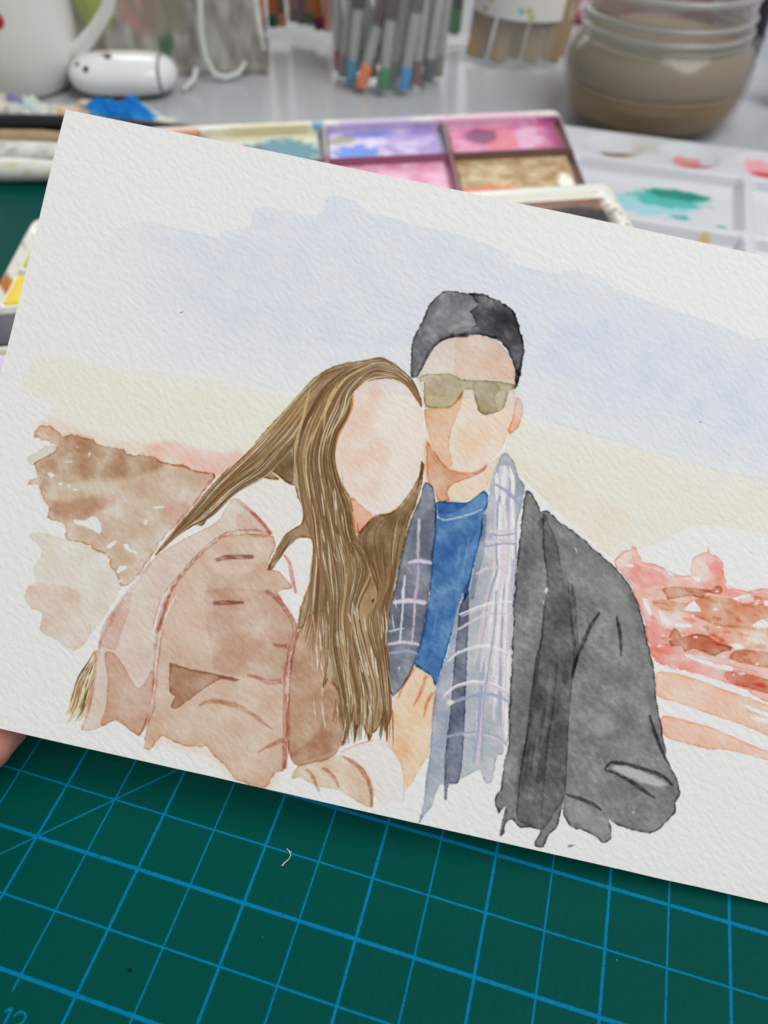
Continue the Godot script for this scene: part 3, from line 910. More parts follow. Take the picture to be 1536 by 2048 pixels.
	wash([167.2,83.6,167.9,83.1,168.5,83.3], Color8(226, 226, 222), {"op": 1.0, "rim": 0, "wob": 0.05})
	wash([171.6,90.2,172.3,89.6,172.9,89.8], Color8(226, 226, 222), {"op": 1.0, "rim": 0, "wob": 0.05})
	# her coat
	wash([57.5,78.4,55.1,84.3,51.3,87.6,46.8,91.5,43.4,95.1,40.5,102.0,37.6,107.6,35.8,113.7,35.7,116.1,35.7,117.7,35.9,121.3,36.6,128.5,36.4,133.8,36.1,135.5,38.7,134.9,40.3,133.8,42.9,131.8,45.6,132.6,48.8,133.9,49.8,131.3,50.1,127.1,49.4,120.8,48.1,115.0,48.0,107.6,48.7,103.4,46.8,111.3,46.7,107.2,47.3,102.6,50.1,97.0,53.4,91.3,57.3,86.7,62.6,84.6,67.6,84.5,65.0,82.1,61.1,79.7], Color8(211, 192, 177), {"d": 0.92, "rim": 0.35, "mot": 0.35})
	wash([57.5,78.5,63.0,80.9,67.5,84.3,63.8,84.5,60.3,85.2,59.2,82.2,60.5,80.6], Color8(216, 196, 190), {"d": 0.6, "rim": 0.2, "mot": 0.6})
	wash([35.8,116.6,37.0,111.8,38.5,107.8,40.1,103.7,40.4,108.6,39.8,113.2,39.8,116.7,39.8,113.5,39.4,116.9,35.8,116.5], Color8(214, 192, 182), {"d": 0.7, "rim": 0.2, "mot": 0.4})
	wash([37.3,117.8,40.6,118.3,45.8,123.8,47.4,122.7,48.3,119.4,49.4,121.6,49.7,125.6,49.7,130.5,48.8,133.9,45.1,132.3,42.9,131.6,40.5,133.7,40.0,133.4,40.3,129.3,39.4,123.8], Color8(208, 184, 168), {"d": 0.9, "rim": 0.3, "mot": 0.4})
	wash([57.4,87.1,61.6,85.8,67.2,84.7,69.0,86.2,68.6,88.8,68.5,91.3,71.4,92.7,74.5,94.9,71.6,96.7,74.8,100.1,77.1,102.8,77.9,103.9,77.5,108.5,77.4,113.4,78.7,119.2,80.2,124.9,81.1,129.6,81.7,134.1,79.9,135.1,78.6,138.6,75.5,139.1,71.7,138.5,68.6,136.0,65.7,134.2,63.8,133.0,59.9,133.9,56.5,133.4,53.9,132.8,52.4,135.1,51.9,136.5,50.8,136.3,50.2,132.8,50.5,127.1,49.8,120.7,48.9,114.8,48.6,106.7,50.0,101.8,48.0,111.0,47.8,104.9,49.1,99.7,51.9,94.1,54.7,89.8], Color8(205, 178, 156), {"d": 0.98, "rim": 0.35, "mot": 0.4, "wob": 0.3})
	wash([56.1,99.7,67.9,97.1,72.4,98.5,76.8,103.3,77.1,108.5,77.2,114.2,75.5,115.8,68.3,116.6,62.0,116.4,60.3,112.7,58.1,107.4], Color8(212, 201, 193), {"d": 0.85, "rim": 0.15, "mot": 0.7, "fade": 2})
	wash([56.9,93.8,62.0,94.4,65.5,91.9,68.7,91.2,71.8,94.7,73.0,100.2,66.8,97.4,57.0,100.0,55.1,95.1], Color8(213, 202, 192), {"d": 0.45, "soft": 3, "mot": 0.6})
	wash([56.3,94.8,60.0,93.2,64.5,92.6,65.4,93.0,62.1,94.8,58.0,95.2], Color8(214, 190, 168), {"op": 0.6, "rim": 0, "soft": 2})
	wash([48.8,103.8,54.9,101.6,57.7,106.7,59.1,112.5,56.5,111.9,51.5,112.2,49.2,109.4], Color8(212, 186, 164), {"op": 0.45, "rim": 0, "soft": 4})
	wash([51.9,117.0,52.7,117.0,56.9,117.3,62.6,117.1,67.8,117.1,67.5,117.6,63.7,118.0,61.6,119.7,58.3,123.3,55.3,126.6,54.2,126.2,54.7,123.7,53.3,123.2,52.3,118.9], Color8(188, 166, 152), {"d": 0.95, "rim": 0.4, "mot": 0.4})
	wash([50.3,133.2,55.2,131.3,60.5,132.9,66.0,133.3,71.3,137.0,75.5,137.6,80.1,134.2,80.8,137.3,78.5,139.8,74.8,139.8,71.1,139.4,68.0,136.9,65.2,135.5,63.4,134.7,60.3,135.4,56.4,134.6,54.3,134.3,53.1,136.2], Color8(222, 207, 192), {"d": 0.7, "soft": 3, "mot": 0.6})
	streak([60.4,124.6,61.6,123.5,64.7,122.8,68.1,122.9,72.4,124.0,75.7,125.5,77.2,126.2], [10, 18, 26, 26, 22, 16, 6], Color8(206, 188, 174), {"d": 0.85, "rim": 0.35})
	streak([56.8,92.8,58.8,91.7,62.0,90.9,64.8,90.2], [22, 26, 22, 20], Color8(186, 158, 152), {"d": 0.9, "rim": 0.4})
	streak([58.3,102.1,61.1,101.4,64.8,100.6], [20, 24, 14], Color8(192, 166, 158), {"d": 0.9, "rim": 0.4})
	wash([78.0,104.7,80.3,99.5,82.5,99.2,83.6,101.0,85.3,109.6,85.9,115.1,86.6,112.9,88.9,114.1,90.7,116.5,92.1,118.2,92.4,122.2,92.3,127.5,90.4,129.9,87.5,131.2,84.5,132.6,82.7,131.6,81.2,128.7,79.7,123.0,79.0,117.5,78.0,111.2], Color8(184, 148, 123), {"d": 0.95, "rim": 0.3, "mot": 0.45})
	wash([86.5,115.8,88.8,115.3,91.5,118.4,92.3,123.4,91.6,127.6,88.0,130.0,84.4,132.0,82.4,130.5,85.7,126.9,87.6,122.9], Color8(206, 190, 178), {"d": 0.6, "rim": 0.2, "mot": 0.6, "fade": 2})
	wash([84.5,132.6,90.1,130.2,92.6,128.4,95.9,128.7,98.6,130.1,101.0,133.6,102.3,137.3,102.0,137.9,99.5,137.5,96.8,136.5,94.6,135.8,90.6,135.9,87.7,135.7,85.5,135.0,83.6,135.6], Color8(211, 188, 163), {"d": 0.9, "rim": 0.25, "mot": 0.6})
	wash([92.8,127.8,98.8,123.6,101.3,123.5,104.0,124.9,106.2,127.2,107.8,130.9,108.5,135.3,106.3,135.2,104.6,137.0,102.8,136.0,100.9,132.8,98.6,129.7,95.7,127.9], Color8(225, 213, 205), {"d": 0.7, "rim": 0.4, "mot": 0.4})
	streak([57.9,78.7,63.1,81.3,67.8,84.6], 18, Color8(206, 180, 170), {"d": 0.55, "rim": 0.25, "mot": 0.9})
	streak([67.2,84.5,62.7,84.8,57.3,86.9,53.4,91.5,50.2,97.2,48.6,101.0,47.5,105.4,47.5,110.3,48.0,114.7], 20, Color8(206, 180, 170), {"d": 0.55, "rim": 0.25, "mot": 0.9})
	streak([48.4,102.2,48.0,108.9,48.7,115.6,49.3,120.8,50.4,126.3,50.0,130.4,49.0,133.9], 22, Color8(206, 180, 170), {"d": 0.55, "rim": 0.25, "mot": 0.9})
	streak([42.8,96.1,40.3,101.4,37.6,107.4,35.6,113.1,36.0,117.3], 14, Color8(206, 180, 170), {"d": 0.55, "rim": 0.25, "mot": 0.9})
	streak([38.9,105.9,37.3,110.0,35.7,116.1], 14, Color8(206, 180, 170), {"d": 0.55, "rim": 0.25, "mot": 0.9})
	streak([35.3,117.8,36.3,123.7,36.6,128.5,36.5,132.6,36.1,135.5], 18, Color8(206, 180, 170), {"d": 0.55, "rim": 0.25, "mot": 0.9})
	streak([69.1,96.8,72.4,98.5,75.5,101.1,77.4,104.0,77.4,108.9,77.5,113.4,78.7,119.2,80.5,126.9,81.6,133.9], [18, 26, 30, 32, 34, 34, 38, 36, 22], Color8(207, 182, 176), {"d": 0.85, "rim": 0.4, "mot": 0.4})
	streak([73.3,108.0,74.6,108.1,76.4,107.8], [16, 20, 26], Color8(206, 182, 172), {"d": 0.85, "rim": 0.4})
	streak([69.2,115.8,71.4,115.9,74.0,116.4,76.9,115.5], [16, 20, 26, 30], Color8(206, 180, 172), {"d": 0.85, "rim": 0.35})
	streak([80.1,127.8,78.1,129.2,75.0,131.7], [24, 20, 8], Color8(207, 184, 174), {"d": 0.85, "rim": 0.35})
	streak([76.3,104.6,77.5,113.4,79.2,121.1,81.7,132.6], 6, Color8(216, 165, 170), {"d": 0.6, "rim": 0, "mot": 1.0})
	streak([86.2,133.0,87.6,133.7,90.2,137.0], [14, 20, 10], Color8(204, 182, 170), {"d": 0.85, "rim": 0.4})
	streak([89.8,131.8,92.4,133.1,94.3,135.3], [14, 20, 10], Color8(204, 182, 170), {"d": 0.85, "rim": 0.4})
	streak([93.6,128.5,96.9,129.7,99.9,132.0,101.5,135.1,102.0,137.8], [10, 18, 24, 22, 10], Color8(206, 180, 172), {"d": 0.8, "rim": 0.4})
	streak([92.8,127.8,96.0,125.4,99.2,123.6], 8, Color8(220, 186, 182), {"d": 0.6})
	streak([101.3,123.5,104.0,124.9,106.2,127.2,107.8,130.9,108.5,135.3], 8, Color8(222, 184, 176), {"d": 0.7, "rim": 0})
	streak([61.2,85.5,64.9,85.5,67.3,84.9], 14, Color8(208, 190, 176), {"d": 0.6})
	# bare paper collar and cuff of her shirt, faintly tinted
	wash([60.5,75.0,63.7,72.7,67.0,72.4,70.2,73.7,72.3,76.6,72.8,79.8,71.4,82.6,69.5,85.1,67.7,84.7,64.6,82.0,61.7,80.2,60.0,78.5], Color8(222, 215, 206), {"d": 0.8, "rim": 0.3, "mot": 0.3})
	wash([71.7,87.5,73.2,85.1,75.6,84.6,77.5,85.8,78.2,89.0,77.9,93.2,77.3,96.2,75.6,95.7,73.7,92.0,72.8,88.9], Color8(224, 218, 210), {"d": 0.8, "rim": 0.3, "mot": 0.3})
	streak([71.2,88.4,72.8,89.8,74.1,92.8,75.7,96.1], 18, Color8(200, 140, 135), {"d": 0.6, "rim": 0.2})
	streak([61.8,80.6,64.2,81.9,67.3,84.6], 16, Color8(200, 140, 135), {"d": 0.55, "rim": 0.2})
	# her face and neck
	wash([79.1,48.4,80.9,46.8,83.9,45.5,87.2,45.1,90.4,46.3,93.0,48.7,94.5,50.9,95.7,55.6,96.8,59.6,96.8,64.6,95.7,69.0,93.6,72.8,91.2,74.8,88.9,75.5,86.1,74.4,83.2,72.6,80.7,70.6,78.6,67.7,77.2,63.9,77.1,60.1,78.0,56.6,78.9,53.9,78.4,51.0], Color8(228, 210, 197), {"d": 0.88, "rim": 0.35, "mot": 0.4})
	wash([79.1,48.4,82.4,46.4,84.6,48.8,84.1,54.0,86.1,59.4,89.2,62.1,88.5,66.4,88.8,71.3,86.1,74.4,83.2,72.6,80.7,70.6,78.6,67.7,77.2,63.9,77.1,60.1,78.0,56.6,78.9,53.9,78.4,51.0], Color8(226, 202, 187), {"d": 0.6, "mot": 0.7, "soft": 4})
	wash([81.4,56.7,86.8,58.4,89.5,59.5,89.0,64.6,83.5,62.5], Color8(226, 204, 190), {"d": 0.25, "mot": 0.8, "soft": 3})
	wash([83.2,72.6,86.1,74.4,88.7,75.7,87.7,77.8,85.8,80.5,84.7,78.0,83.2,74.2], Color8(218, 168, 138), {"d": 0.9, "rim": 0.3, "mot": 0.4})
	# his head: skin, dark hair, tinted glasses
	wash([91.6,43.9,92.4,40.9,93.8,35.6,96.7,33.1,102.9,31.0,106.7,31.4,110.0,33.6,112.4,37.1,113.5,41.5,114.4,46.4,114.1,50.5,113.3,54.7,111.7,57.9,109.5,60.7,106.4,62.2,103.0,62.4,99.9,61.1,97.6,58.2,95.7,53.4,94.2,48.0,93.2,45.9,92.2,45.2], Color8(230, 205, 184), {"d": 0.9, "rim": 0.3, "mot": 0.4})
	wash([98.2,33.2,102.9,31.2,106.7,31.5,110.0,33.7,112.1,36.6,112.6,39.1,108.6,40.2,105.3,40.9,101.4,41.5,99.2,40.5,98.9,36.5], Color8(227, 207, 192), {"d": 0.75, "rim": 0.3, "mot": 0.5})
	wash([94.7,50.4,96.5,49.5,100.4,48.3,101.7,45.1,102.4,44.1,102.2,49.2,101.5,53.5,102.0,57.6,103.5,61.0,101.5,61.5,99.0,59.1,96.9,55.4], Color8(217, 190, 170), {"d": 0.85, "rim": 0.35, "mot": 0.5})
	wash([104.1,50.1,108.3,50.4,110.8,52.4,109.8,57.6,106.3,60.4,103.5,59.0,103.2,54.0], Color8(226, 208, 194), {"d": 0.5, "mot": 0.6, "soft": 3})
	wash([114.0,43.0,115.2,43.4,116.2,46.0,115.9,49.6,114.4,51.5,113.8,50.7,114.3,48.2,114.2,45.3], Color8(222, 184, 163), {"d": 0.9, "rim": 0.35, "mot": 0.6})
	wash([96.2,55.9,99.1,60.1,103.0,62.4,107.0,62.2,110.5,60.0,113.2,56.6,113.3,58.7,112.4,61.2,111.8,64.8,109.2,67.3,106.1,68.7,103.4,69.2,101.6,69.0,100.6,66.6,98.3,65.4,97.2,61.7], Color8(230, 202, 178), {"d": 0.9, "rim": 0.3, "mot": 0.4})
	wash([96.8,57.1,99.0,59.1,102.4,61.7,106.2,62.1,109.3,61.0,110.9,59.0,110.5,60.8,107.7,63.0,104.4,65.0,103.5,66.9,104.4,69.0,102.0,69.4,100.7,67.1,98.8,65.8], Color8(207, 173, 152), {"d": 0.95, "rim": 0.35, "mot": 0.5})
	wash([90.4,43.6,89.3,39.2,88.9,35.2,90.0,30.9,90.5,27.9,92.0,24.7,93.7,22.9,96.2,22.6,98.5,22.6,102.4,22.1,106.6,23.0,109.8,24.6,111.3,27.5,113.0,30.6,113.8,34.5,114.0,37.9,113.6,41.3,112.6,37.1,110.7,34.0,108.4,31.6,106.1,31.2,102.9,30.9,101.0,31.7,96.7,33.0,94.5,34.6,93.0,37.2,92.3,40.3,91.5,43.4], Color8(116, 114, 112), {"d": 0.95, "rim": 0.35, "mot": 0.6, "wob": 0.2})
	wash([99.0,22.5,102.4,22.1,106.6,23.0,109.8,24.6,111.3,27.5,113.0,30.6,113.8,34.5,113.2,38.1,111.8,35.5,110.1,32.9,107.8,31.1,105.5,31.1,102.8,30.8,100.4,31.6,97.2,32.6,98.4,30.3,102.1,28.9,99.9,26.5,101.5,24.4], Color8(140, 139, 138), {"d": 0.95, "rim": 0.5, "mot": 0.5, "wob": 0.5})
	wash([90.3,43.1,89.6,37.4,90.9,32.5,93.7,34.8,92.7,38.5,92.1,40.9,91.5,43.4], Color8(200, 199, 198), {"d": 0.4, "rim": 0.2, "mot": 0.5})
	wash([93.0,27.9,95.8,25.9,99.2,26.0,100.8,29.2,99.7,31.1,97.2,32.6,94.9,32.8], Color8(140, 139, 136), {"op": 0.355, "rim": 0, "soft": 3})
	wash([95.8,31.3,99.8,28.5,101.6,29.0,101.0,30.4,97.7,32.1], Color8(168, 166, 163), {"op": 0.5, "rim": 0, "soft": 2})
	streak([91.6,43.6,92.3,40.6,93.1,37.5,94.5,34.8,96.7,33.1,101.0,31.9], 6, Color8(70, 62, 58), {"d": 0.7, "rim": 0})
	wash([92.0,43.4,92.5,42.7,95.2,41.8,99.0,41.1,101.6,41.8,105.3,41.1,108.6,40.5,113.3,40.4,113.3,41.3,112.2,42.1,112.2,44.0,111.6,46.5,108.6,48.3,106.7,48.0,105.1,45.0,104.2,43.5,102.4,43.9,102.1,45.7,100.6,48.1,97.4,49.2,94.8,49.4,93.8,46.6,93.3,43.8,92.4,44.2], Color8(188, 185, 163), {"d": 0.95, "rim": 0.5, "mot": 0.4, "wob": 0.15})
	wash([104.1,41.8,108.6,40.7,110.2,42.2,109.4,44.1,110.6,46.7,108.5,48.2,106.7,47.9,105.2,45.0], Color8(200, 196, 184), {"d": 0.8, "rim": 0.35, "mot": 0.5, "wob": 0.3})
	wash([95.3,42.3,100.9,42.0,101.7,44.0,99.0,43.8,97.9,46.6,94.8,45.5], Color8(210, 208, 194), {"d": 0.4, "rim": 0.3, "mot": 0.5})
	# his blue shirt
	wash([101.7,69.8,104.8,69.1,108.4,68.3,110.1,66.5,111.6,64.9,112.5,65.7,112.9,68.3,112.3,69.7,112.9,73.9,112.8,79.3,112.6,84.3,112.5,89.5,111.5,87.9,111.0,92.9,111.0,98.6,110.7,103.1,110.3,106.9,110.0,109.2,108.7,107.2,107.5,106.9,106.1,106.2,104.8,105.9,104.8,102.4,104.9,97.1,104.6,89.8,104.9,91.2,103.5,82.2,102.5,74.1], Color8(78, 120, 166), {"d": 0.92, "rim": 0.25, "mot": 0.4})
	wash([102.6,72.5,107.5,72.0,111.2,69.9,111.6,75.4,109.9,82.8,110.2,90.0,108.4,92.2,108.9,98.3,107.7,102.2,106.5,106.5,104.9,105.7,105.0,102.4,104.9,97.1,104.6,89.8,105.1,91.1,103.6,82.1,102.6,74.1], Color8(186, 193, 204), {"d": 0.7, "rim": 0.15, "mot": 0.6, "fade": 2})
	wash([101.8,69.9,108.4,68.5,107.1,70.2,105.0,71.7,102.6,72.0], Color8(160, 176, 196), {"d": 0.8, "rim": 0.2, "mot": 0.4})
	streak([102.4,72.6,104.1,73.3,107.5,71.9,109.7,70.7,112.1,69.1], 8, Color8(205, 214, 222), {"op": 0.75, "rim": 0})
	streak([101.8,70.1,102.5,72.5,102.9,73.6], 6, Color8(210, 216, 220), {"op": 0.7, "rim": 0})
	streak([110.4,75.7,110.6,80.6,110.7,84.7], 8, Color8(130, 165, 195), {"op": 0.45, "rim": 0})
	streak([108.8,78.1,109.3,82.1], 8, Color8(130, 165, 195), {"op": 0.45, "rim": 0})
	streak([111.2,89.2,110.6,95.0,110.3,101.2], 8, Color8(130, 165, 195), {"op": 0.45, "rim": 0})
	streak([107.0,93.4,107.3,98.6], 8, Color8(130, 165, 195), {"op": 0.45, "rim": 0})
	# scarf: slate under half, pale outer half, then the checks in gouache
	wash([98.4,65.9,100.1,66.4,101.4,69.4,102.6,74.1,103.5,82.2,104.9,91.2,104.4,89.0,104.9,97.1,104.8,102.4,104.6,105.3,103.8,109.1,103.0,110.9,101.5,113.5,100.7,112.7,98.6,106.6,96.7,98.9,96.5,90.8,96.8,91.0,96.7,82.8,97.0,74.9,98.0,70.1,98.1,66.8], Color8(117, 119, 129), {"d": 0.95, "rim": 0.3, "mot": 0.4})
	wash([98.9,74.9,102.0,74.2,103.6,84.2,103.9,90.8,104.7,96.3,104.1,102.6,100.1,103.5,98.0,103.9,96.0,95.0,97.4,91.0,98.0,85.0,98.2,78.4], Color8(200, 200, 207), {"d": 0.65, "rim": 0.2, "mot": 0.5})
	wash([113.6,56.1,116.3,57.0,118.2,60.3,120.0,62.0,120.3,66.1,120.1,70.3,121.6,78.2,123.1,87.1,123.1,89.0,124.3,96.9,126.0,104.6,127.8,116.4,127.5,120.5,126.4,120.9,126.4,126.9,124.8,127.1,123.5,124.7,122.1,125.7,119.7,127.6,119.1,128.8,117.4,129.5,115.6,129.5,114.9,132.1,114.7,134.9,113.7,136.7,112.8,138.9,112.9,134.9,112.4,129.8,112.0,123.9,110.9,116.1,110.3,110.6,110.4,107.3,111.1,101.0,111.1,93.7,111.5,87.5,112.6,84.3,112.9,78.0,112.4,69.9,112.9,66.1], Color8(173, 176, 181), {"d": 0.9, "rim": 0.25, "mot": 0.5})
	wash([113.7,56.2,116.3,57.0,118.2,60.3,119.9,62.0,119.6,64.6,116.2,64.1,113.2,61.8,113.0,64.8,112.3,65.3,112.6,61.1], Color8(190, 193, 200), {"d": 0.7, "rim": 0.2, "mot": 0.5})
	wash([110.8,107.2,111.5,103.0,111.3,94.5,112.0,93.1,112.8,101.5,113.3,108.3,114.2,115.4,115.3,123.2,116.0,128.6,114.9,132.1,114.7,134.9,113.7,136.7,112.8,138.9,112.9,134.9,112.4,129.8,112.0,123.9,110.9,116.1,110.3,110.6], Color8(202, 204, 210), {"d": 0.7, "rim": 0.2, "mot": 0.5})
	wash([111.7,91.5,112.8,87.2,114.3,95.0,116.4,106.8,118.1,116.5,119.4,126.3,119.1,128.8,117.3,129.2,117.6,132.7,117.1,132.8,115.3,123.2,114.6,115.3,112.8,101.5,112.2,95.5], Color8(132, 134, 147), {"d": 0.95, "rim": 0.3, "mot": 0.4})
	streak([112.9,70.2,113.7,77.9,113.6,84.1,113.8,88.9], 26, Color8(150, 152, 166), {"d": 0.5, "rim": 0.2})
	pen([113.9,63.3,117.3,81.2,117.2,88.7,117.3,103.0], 1.1, Color8(206, 190, 196), 0.3)
	pen([116.3,73.5,117.6,81.1,117.8,88.5,121.1,118.5], 1.1, Color8(226, 222, 224), 0.3)
	pen([114.4,62.8,118.0,81.0,117.7,88.6,121.9,122.3], 1.1, Color8(160, 166, 182), 0.3)
	pen([113.7,60.5,117.9,81.1,117.9,88.5,120.6,114.7], 1.1, Color8(160, 166, 182), 0.3)
	pen([113.9,58.9,118.3,81.0,118.2,88.4,119.3,107.2], 1.1, Color8(160, 166, 182), 0.3)
	pen([115.3,66.7,118.5,80.9,118.2,88.4,119.0,104.1], 1.1, Color8(212, 200, 206), 0.3)
	pen([115.8,68.3,118.7,80.9,118.5,88.4,121.7,115.5], 0.7, Color8(160, 166, 182), 0.3)
	pen([116.4,70.3,118.7,80.9,118.7,88.3,121.1,110.6], 1.1, Color8(226, 222, 224), 0.3)
	pen([114.5,60.6,118.8,80.9,119.2,88.2,119.2,101.6], 0.7, Color8(226, 222, 224), 0.3)
	pen([115.6,64.0,119.1,80.8,119.4,88.2,119.6,100.6], 1.1, Color8(212, 200, 206), 0.3)
	pen([114.7,58.9,119.0,80.8,119.6,88.1,121.2,106.8], 0.5, Color8(226, 222, 224), 0.3)
	pen([115.6,64.0,119.1,80.8,119.6,88.1,120.8,104.4], 0.5, Color8(206, 190, 196), 0.3)
	pen([116.4,65.2,119.3,80.7,119.7,88.1,122.4,110.6], 0.7, Color8(212, 200, 206), 0.3)
	pen([116.3,66.3,119.7,80.7,120.0,88.0,121.8,104.6], 0.5, Color8(226, 222, 224), 0.3)
	pen([117.5,68.4,119.5,80.7,120.2,88.0,123.9,113.4], 1.5, Color8(212, 200, 206), 0.3)
	pen([117.6,70.4,119.8,80.6,120.1,88.0,122.1,104.4], 0.7, Color8(226, 222, 224), 0.3)
	pen([117.9,70.2,119.8,80.6,120.5,87.9,123.5,109.7], 0.7, Color8(226, 222, 224), 0.3)
	pen([118.3,72.5,120.0,80.6,121.0,87.8,123.9,109.3], 1.5, Color8(212, 200, 206), 0.3)
	pen([119.6,75.9,120.3,80.5,120.8,87.9,125.2,114.8], 0.7, Color8(160, 166, 182), 0.3)
	pen([117.0,64.5,120.5,80.5,121.0,87.8,125.8,114.8], 1.1, Color8(160, 166, 182), 0.3)
	pen([117.0,64.6,120.9,80.4,121.6,87.7,124.7,108.5], 0.5, Color8(206, 190, 196), 0.3)
	pen([117.8,65.5,120.6,80.5,121.4,87.7,126.1,113.8], 1.5, Color8(212, 200, 206), 0.3)
	pen([119.4,71.8,120.8,80.4,121.6,87.7,128.0,121.0], 1.1, Color8(226, 222, 224), 0.3)
	pen([117.1,60.3,121.2,80.3,122.1,87.6,127.4,118.2], 1.1, Color8(206, 190, 196), 0.3)
	pen([120.0,73.0,121.2,80.3,121.9,87.6,126.8,112.3], 0.5, Color8(206, 190, 196), 0.3)
	pen([118.8,67.0,121.2,80.3,122.1,87.6,128.6,119.3], 0.5, Color8(182, 188, 200), 0.3)
	pen([114.8,58.6,116.2,67.0], 0.9, Color8(228, 226, 228), 0.5)
	pen([115.8,58.4,117.3,61.8,118.1,67.4], 0.9, Color8(228, 226, 228), 0.5)
	pen([113.3,60.5,114.7,66.5], 0.9, Color8(228, 226, 228), 0.5)
	pen([115.6,67.1,117.7,79.0], 0.9, Color8(228, 226, 228), 0.5)
	pen([118.3,66.5,120.8,78.4], 0.9, Color8(228, 226, 228), 0.5)
	pen([124.2,98.1,125.9,107.1], 0.9, Color8(228, 226, 228), 0.5)
	pen([126.0,109.5,127.5,117.2], 0.9, Color8(228, 226, 228), 0.5)
	streak([114.5,58.6,115.4,62.2,115.8,65.4], 50, Color8(222, 214, 220), {"op": 0.7, "rim": 0})
	streak([111.8,92.9,115.4,90.5,118.3,88.8,122.6,87.6], 12.0, Color8(230, 229, 231), {"op": 0.92, "rim": 0})
	streak([112.3,93.2,115.5,91.0,118.4,89.3], 9.6, Color8(209, 193, 199), {"op": 0.92, "rim": 0})
	streak([112.1,96.3,115.2,93.4,118.0,91.4,123.1,90.2], 14.399999999999999, Color8(209, 193, 199), {"op": 0.92, "rim": 0})
	streak([111.6,103.4,113.5,101.0,117.9,98.5,121.1,98.2,124.5,98.9], 14.399999999999999, Color8(230, 229, 231), {"op": 0.92, "rim": 0})
	streak([112.2,102.5,114.3,100.5,117.9,98.3], 7.199999999999999, Color8(209, 193, 199), {"op": 0.92, "rim": 0})
	streak([112.2,111.1,114.3,108.5,118.0,106.7,122.1,106.4,126.0,107.5], 16.8, Color8(209, 193, 199), {"op": 0.92, "rim": 0})
	streak([112.4,110.8,114.3,108.2,118.0,106.4,122.0,106.0,125.8,106.9], 8.4, Color8(230, 229, 231), {"op": 0.92, "rim": 0})
	streak([113.2,112.7,116.4,110.7,120.1,108.9,123.3,108.4,126.3,109.0], 16.8, Color8(154, 162, 179), {"op": 0.92, "rim": 0})
	streak([113.3,112.6,114.6,111.6], 26.4, Color8(220, 214, 195), {"op": 0.92, "rim": 0})
	streak([111.6,122.4,114.3,119.8,118.0,118.0,121.9,117.0,126.0,117.2,127.8,118.4], 14.399999999999999, Color8(154, 162, 179), {"op": 0.92, "rim": 0})
	streak([118.1,118.3,121.9,117.3,126.1,117.6,127.9,118.7], 9.6, Color8(209, 193, 199), {"op": 0.92, "rim": 0})
	streak([113.5,63.0,117.0,64.3,120.5,66.9], 16.8, Color8(164, 156, 181), {"op": 0.92, "rim": 0})
	streak([114.4,73.4,117.2,73.0,120.3,71.9], 16.8, Color8(209, 193, 199), {"op": 0.92, "rim": 0})
	streak([114.6,74.2,117.4,73.8,120.4,72.7], 9.6, Color8(154, 162, 179), {"op": 0.92, "rim": 0})
	streak([114.2,76.1,117.6,74.9,120.8,74.4], 16.8, Color8(209, 193, 199), {"op": 0.92, "rim": 0})
	streak([113.6,77.3,117.8,75.6,120.9,75.0], 9.6, Color8(154, 162, 179), {"op": 0.92, "rim": 0})
	streak([113.7,83.4,115.8,81.6,119.6,80.5], 14.399999999999999, Color8(209, 193, 199), {"op": 0.92, "rim": 0})
	streak([97.1,93.5,100.2,92.3,104.2,92.0], 21.599999999999998, Color8(212, 206, 210), {"op": 0.92, "rim": 0})
	streak([97.9,93.0,100.1,92.1,104.1,91.6], 7.199999999999999, Color8(209, 193, 199), {"op": 0.92, "rim": 0})
	streak([97.9,102.7,100.9,101.4,104.6,101.2], 16.8, Color8(206, 199, 210), {"op": 0.92, "rim": 0})
	streak([98.3,104.6,102.5,103.1,104.8,103.2], 12.0, Color8(154, 164, 187), {"op": 0.92, "rim": 0})
	streak([98.9,90.2,99.7,96.2,100.4,101.8], 9.6, Color8(212, 212, 216), {"op": 0.92, "rim": 0})
	streak([101.3,89.7,102.5,96.8,103.0,101.2], 9.6, Color8(209, 193, 199), {"op": 0.92, "rim": 0})
	streak([101.0,107.3,101.5,106.8,101.6,108.0], 6.0, Color8(206, 210, 216), {"op": 0.92, "rim": 0})
	streak([97.5,99.9,99.2,99.0,100.7,98.4], 9.6, Color8(195, 199, 210), {"op": 0.92, "rim": 0})
	streak([98.7,74.1,99.6,78.9,100.4,83.0], 14.399999999999999, Color8(185, 177, 189), {"op": 0.92, "rim": 0})
	streak([98.8,74.1,99.3,76.9], 14.399999999999999, Color8(181, 191, 177), {"op": 0.92, "rim": 0})
	streak([98.4,84.2,100.9,83.2,103.6,83.2], 19.2, Color8(212, 201, 212), {"op": 0.92, "rim": 0})
	streak([98.4,87.0,98.6,89.4,99.0,92.4], 10.799999999999999, Color8(212, 212, 214), {"op": 0.92, "rim": 0})
	streak([100.8,84.0,101.4,88.0,101.7,91.8], 14.399999999999999, Color8(181, 168, 187), {"op": 0.92, "rim": 0})
	streak([119.4,108.5,121.0,113.8,121.7,123.7], 16.8, Color8(154, 164, 191), {"op": 0.92, "rim": 0})
	streak([119.7,99.1,120.7,105.8,121.7,115.3,122.5,124.0], 19.2, Color8(212, 187, 195), {"op": 0.92, "rim": 0})
	streak([118.7,85.9,120.0,93.8,121.1,109.8,123.3,122.6], 9.6, Color8(154, 162, 179), {"op": 0.92, "rim": 0})
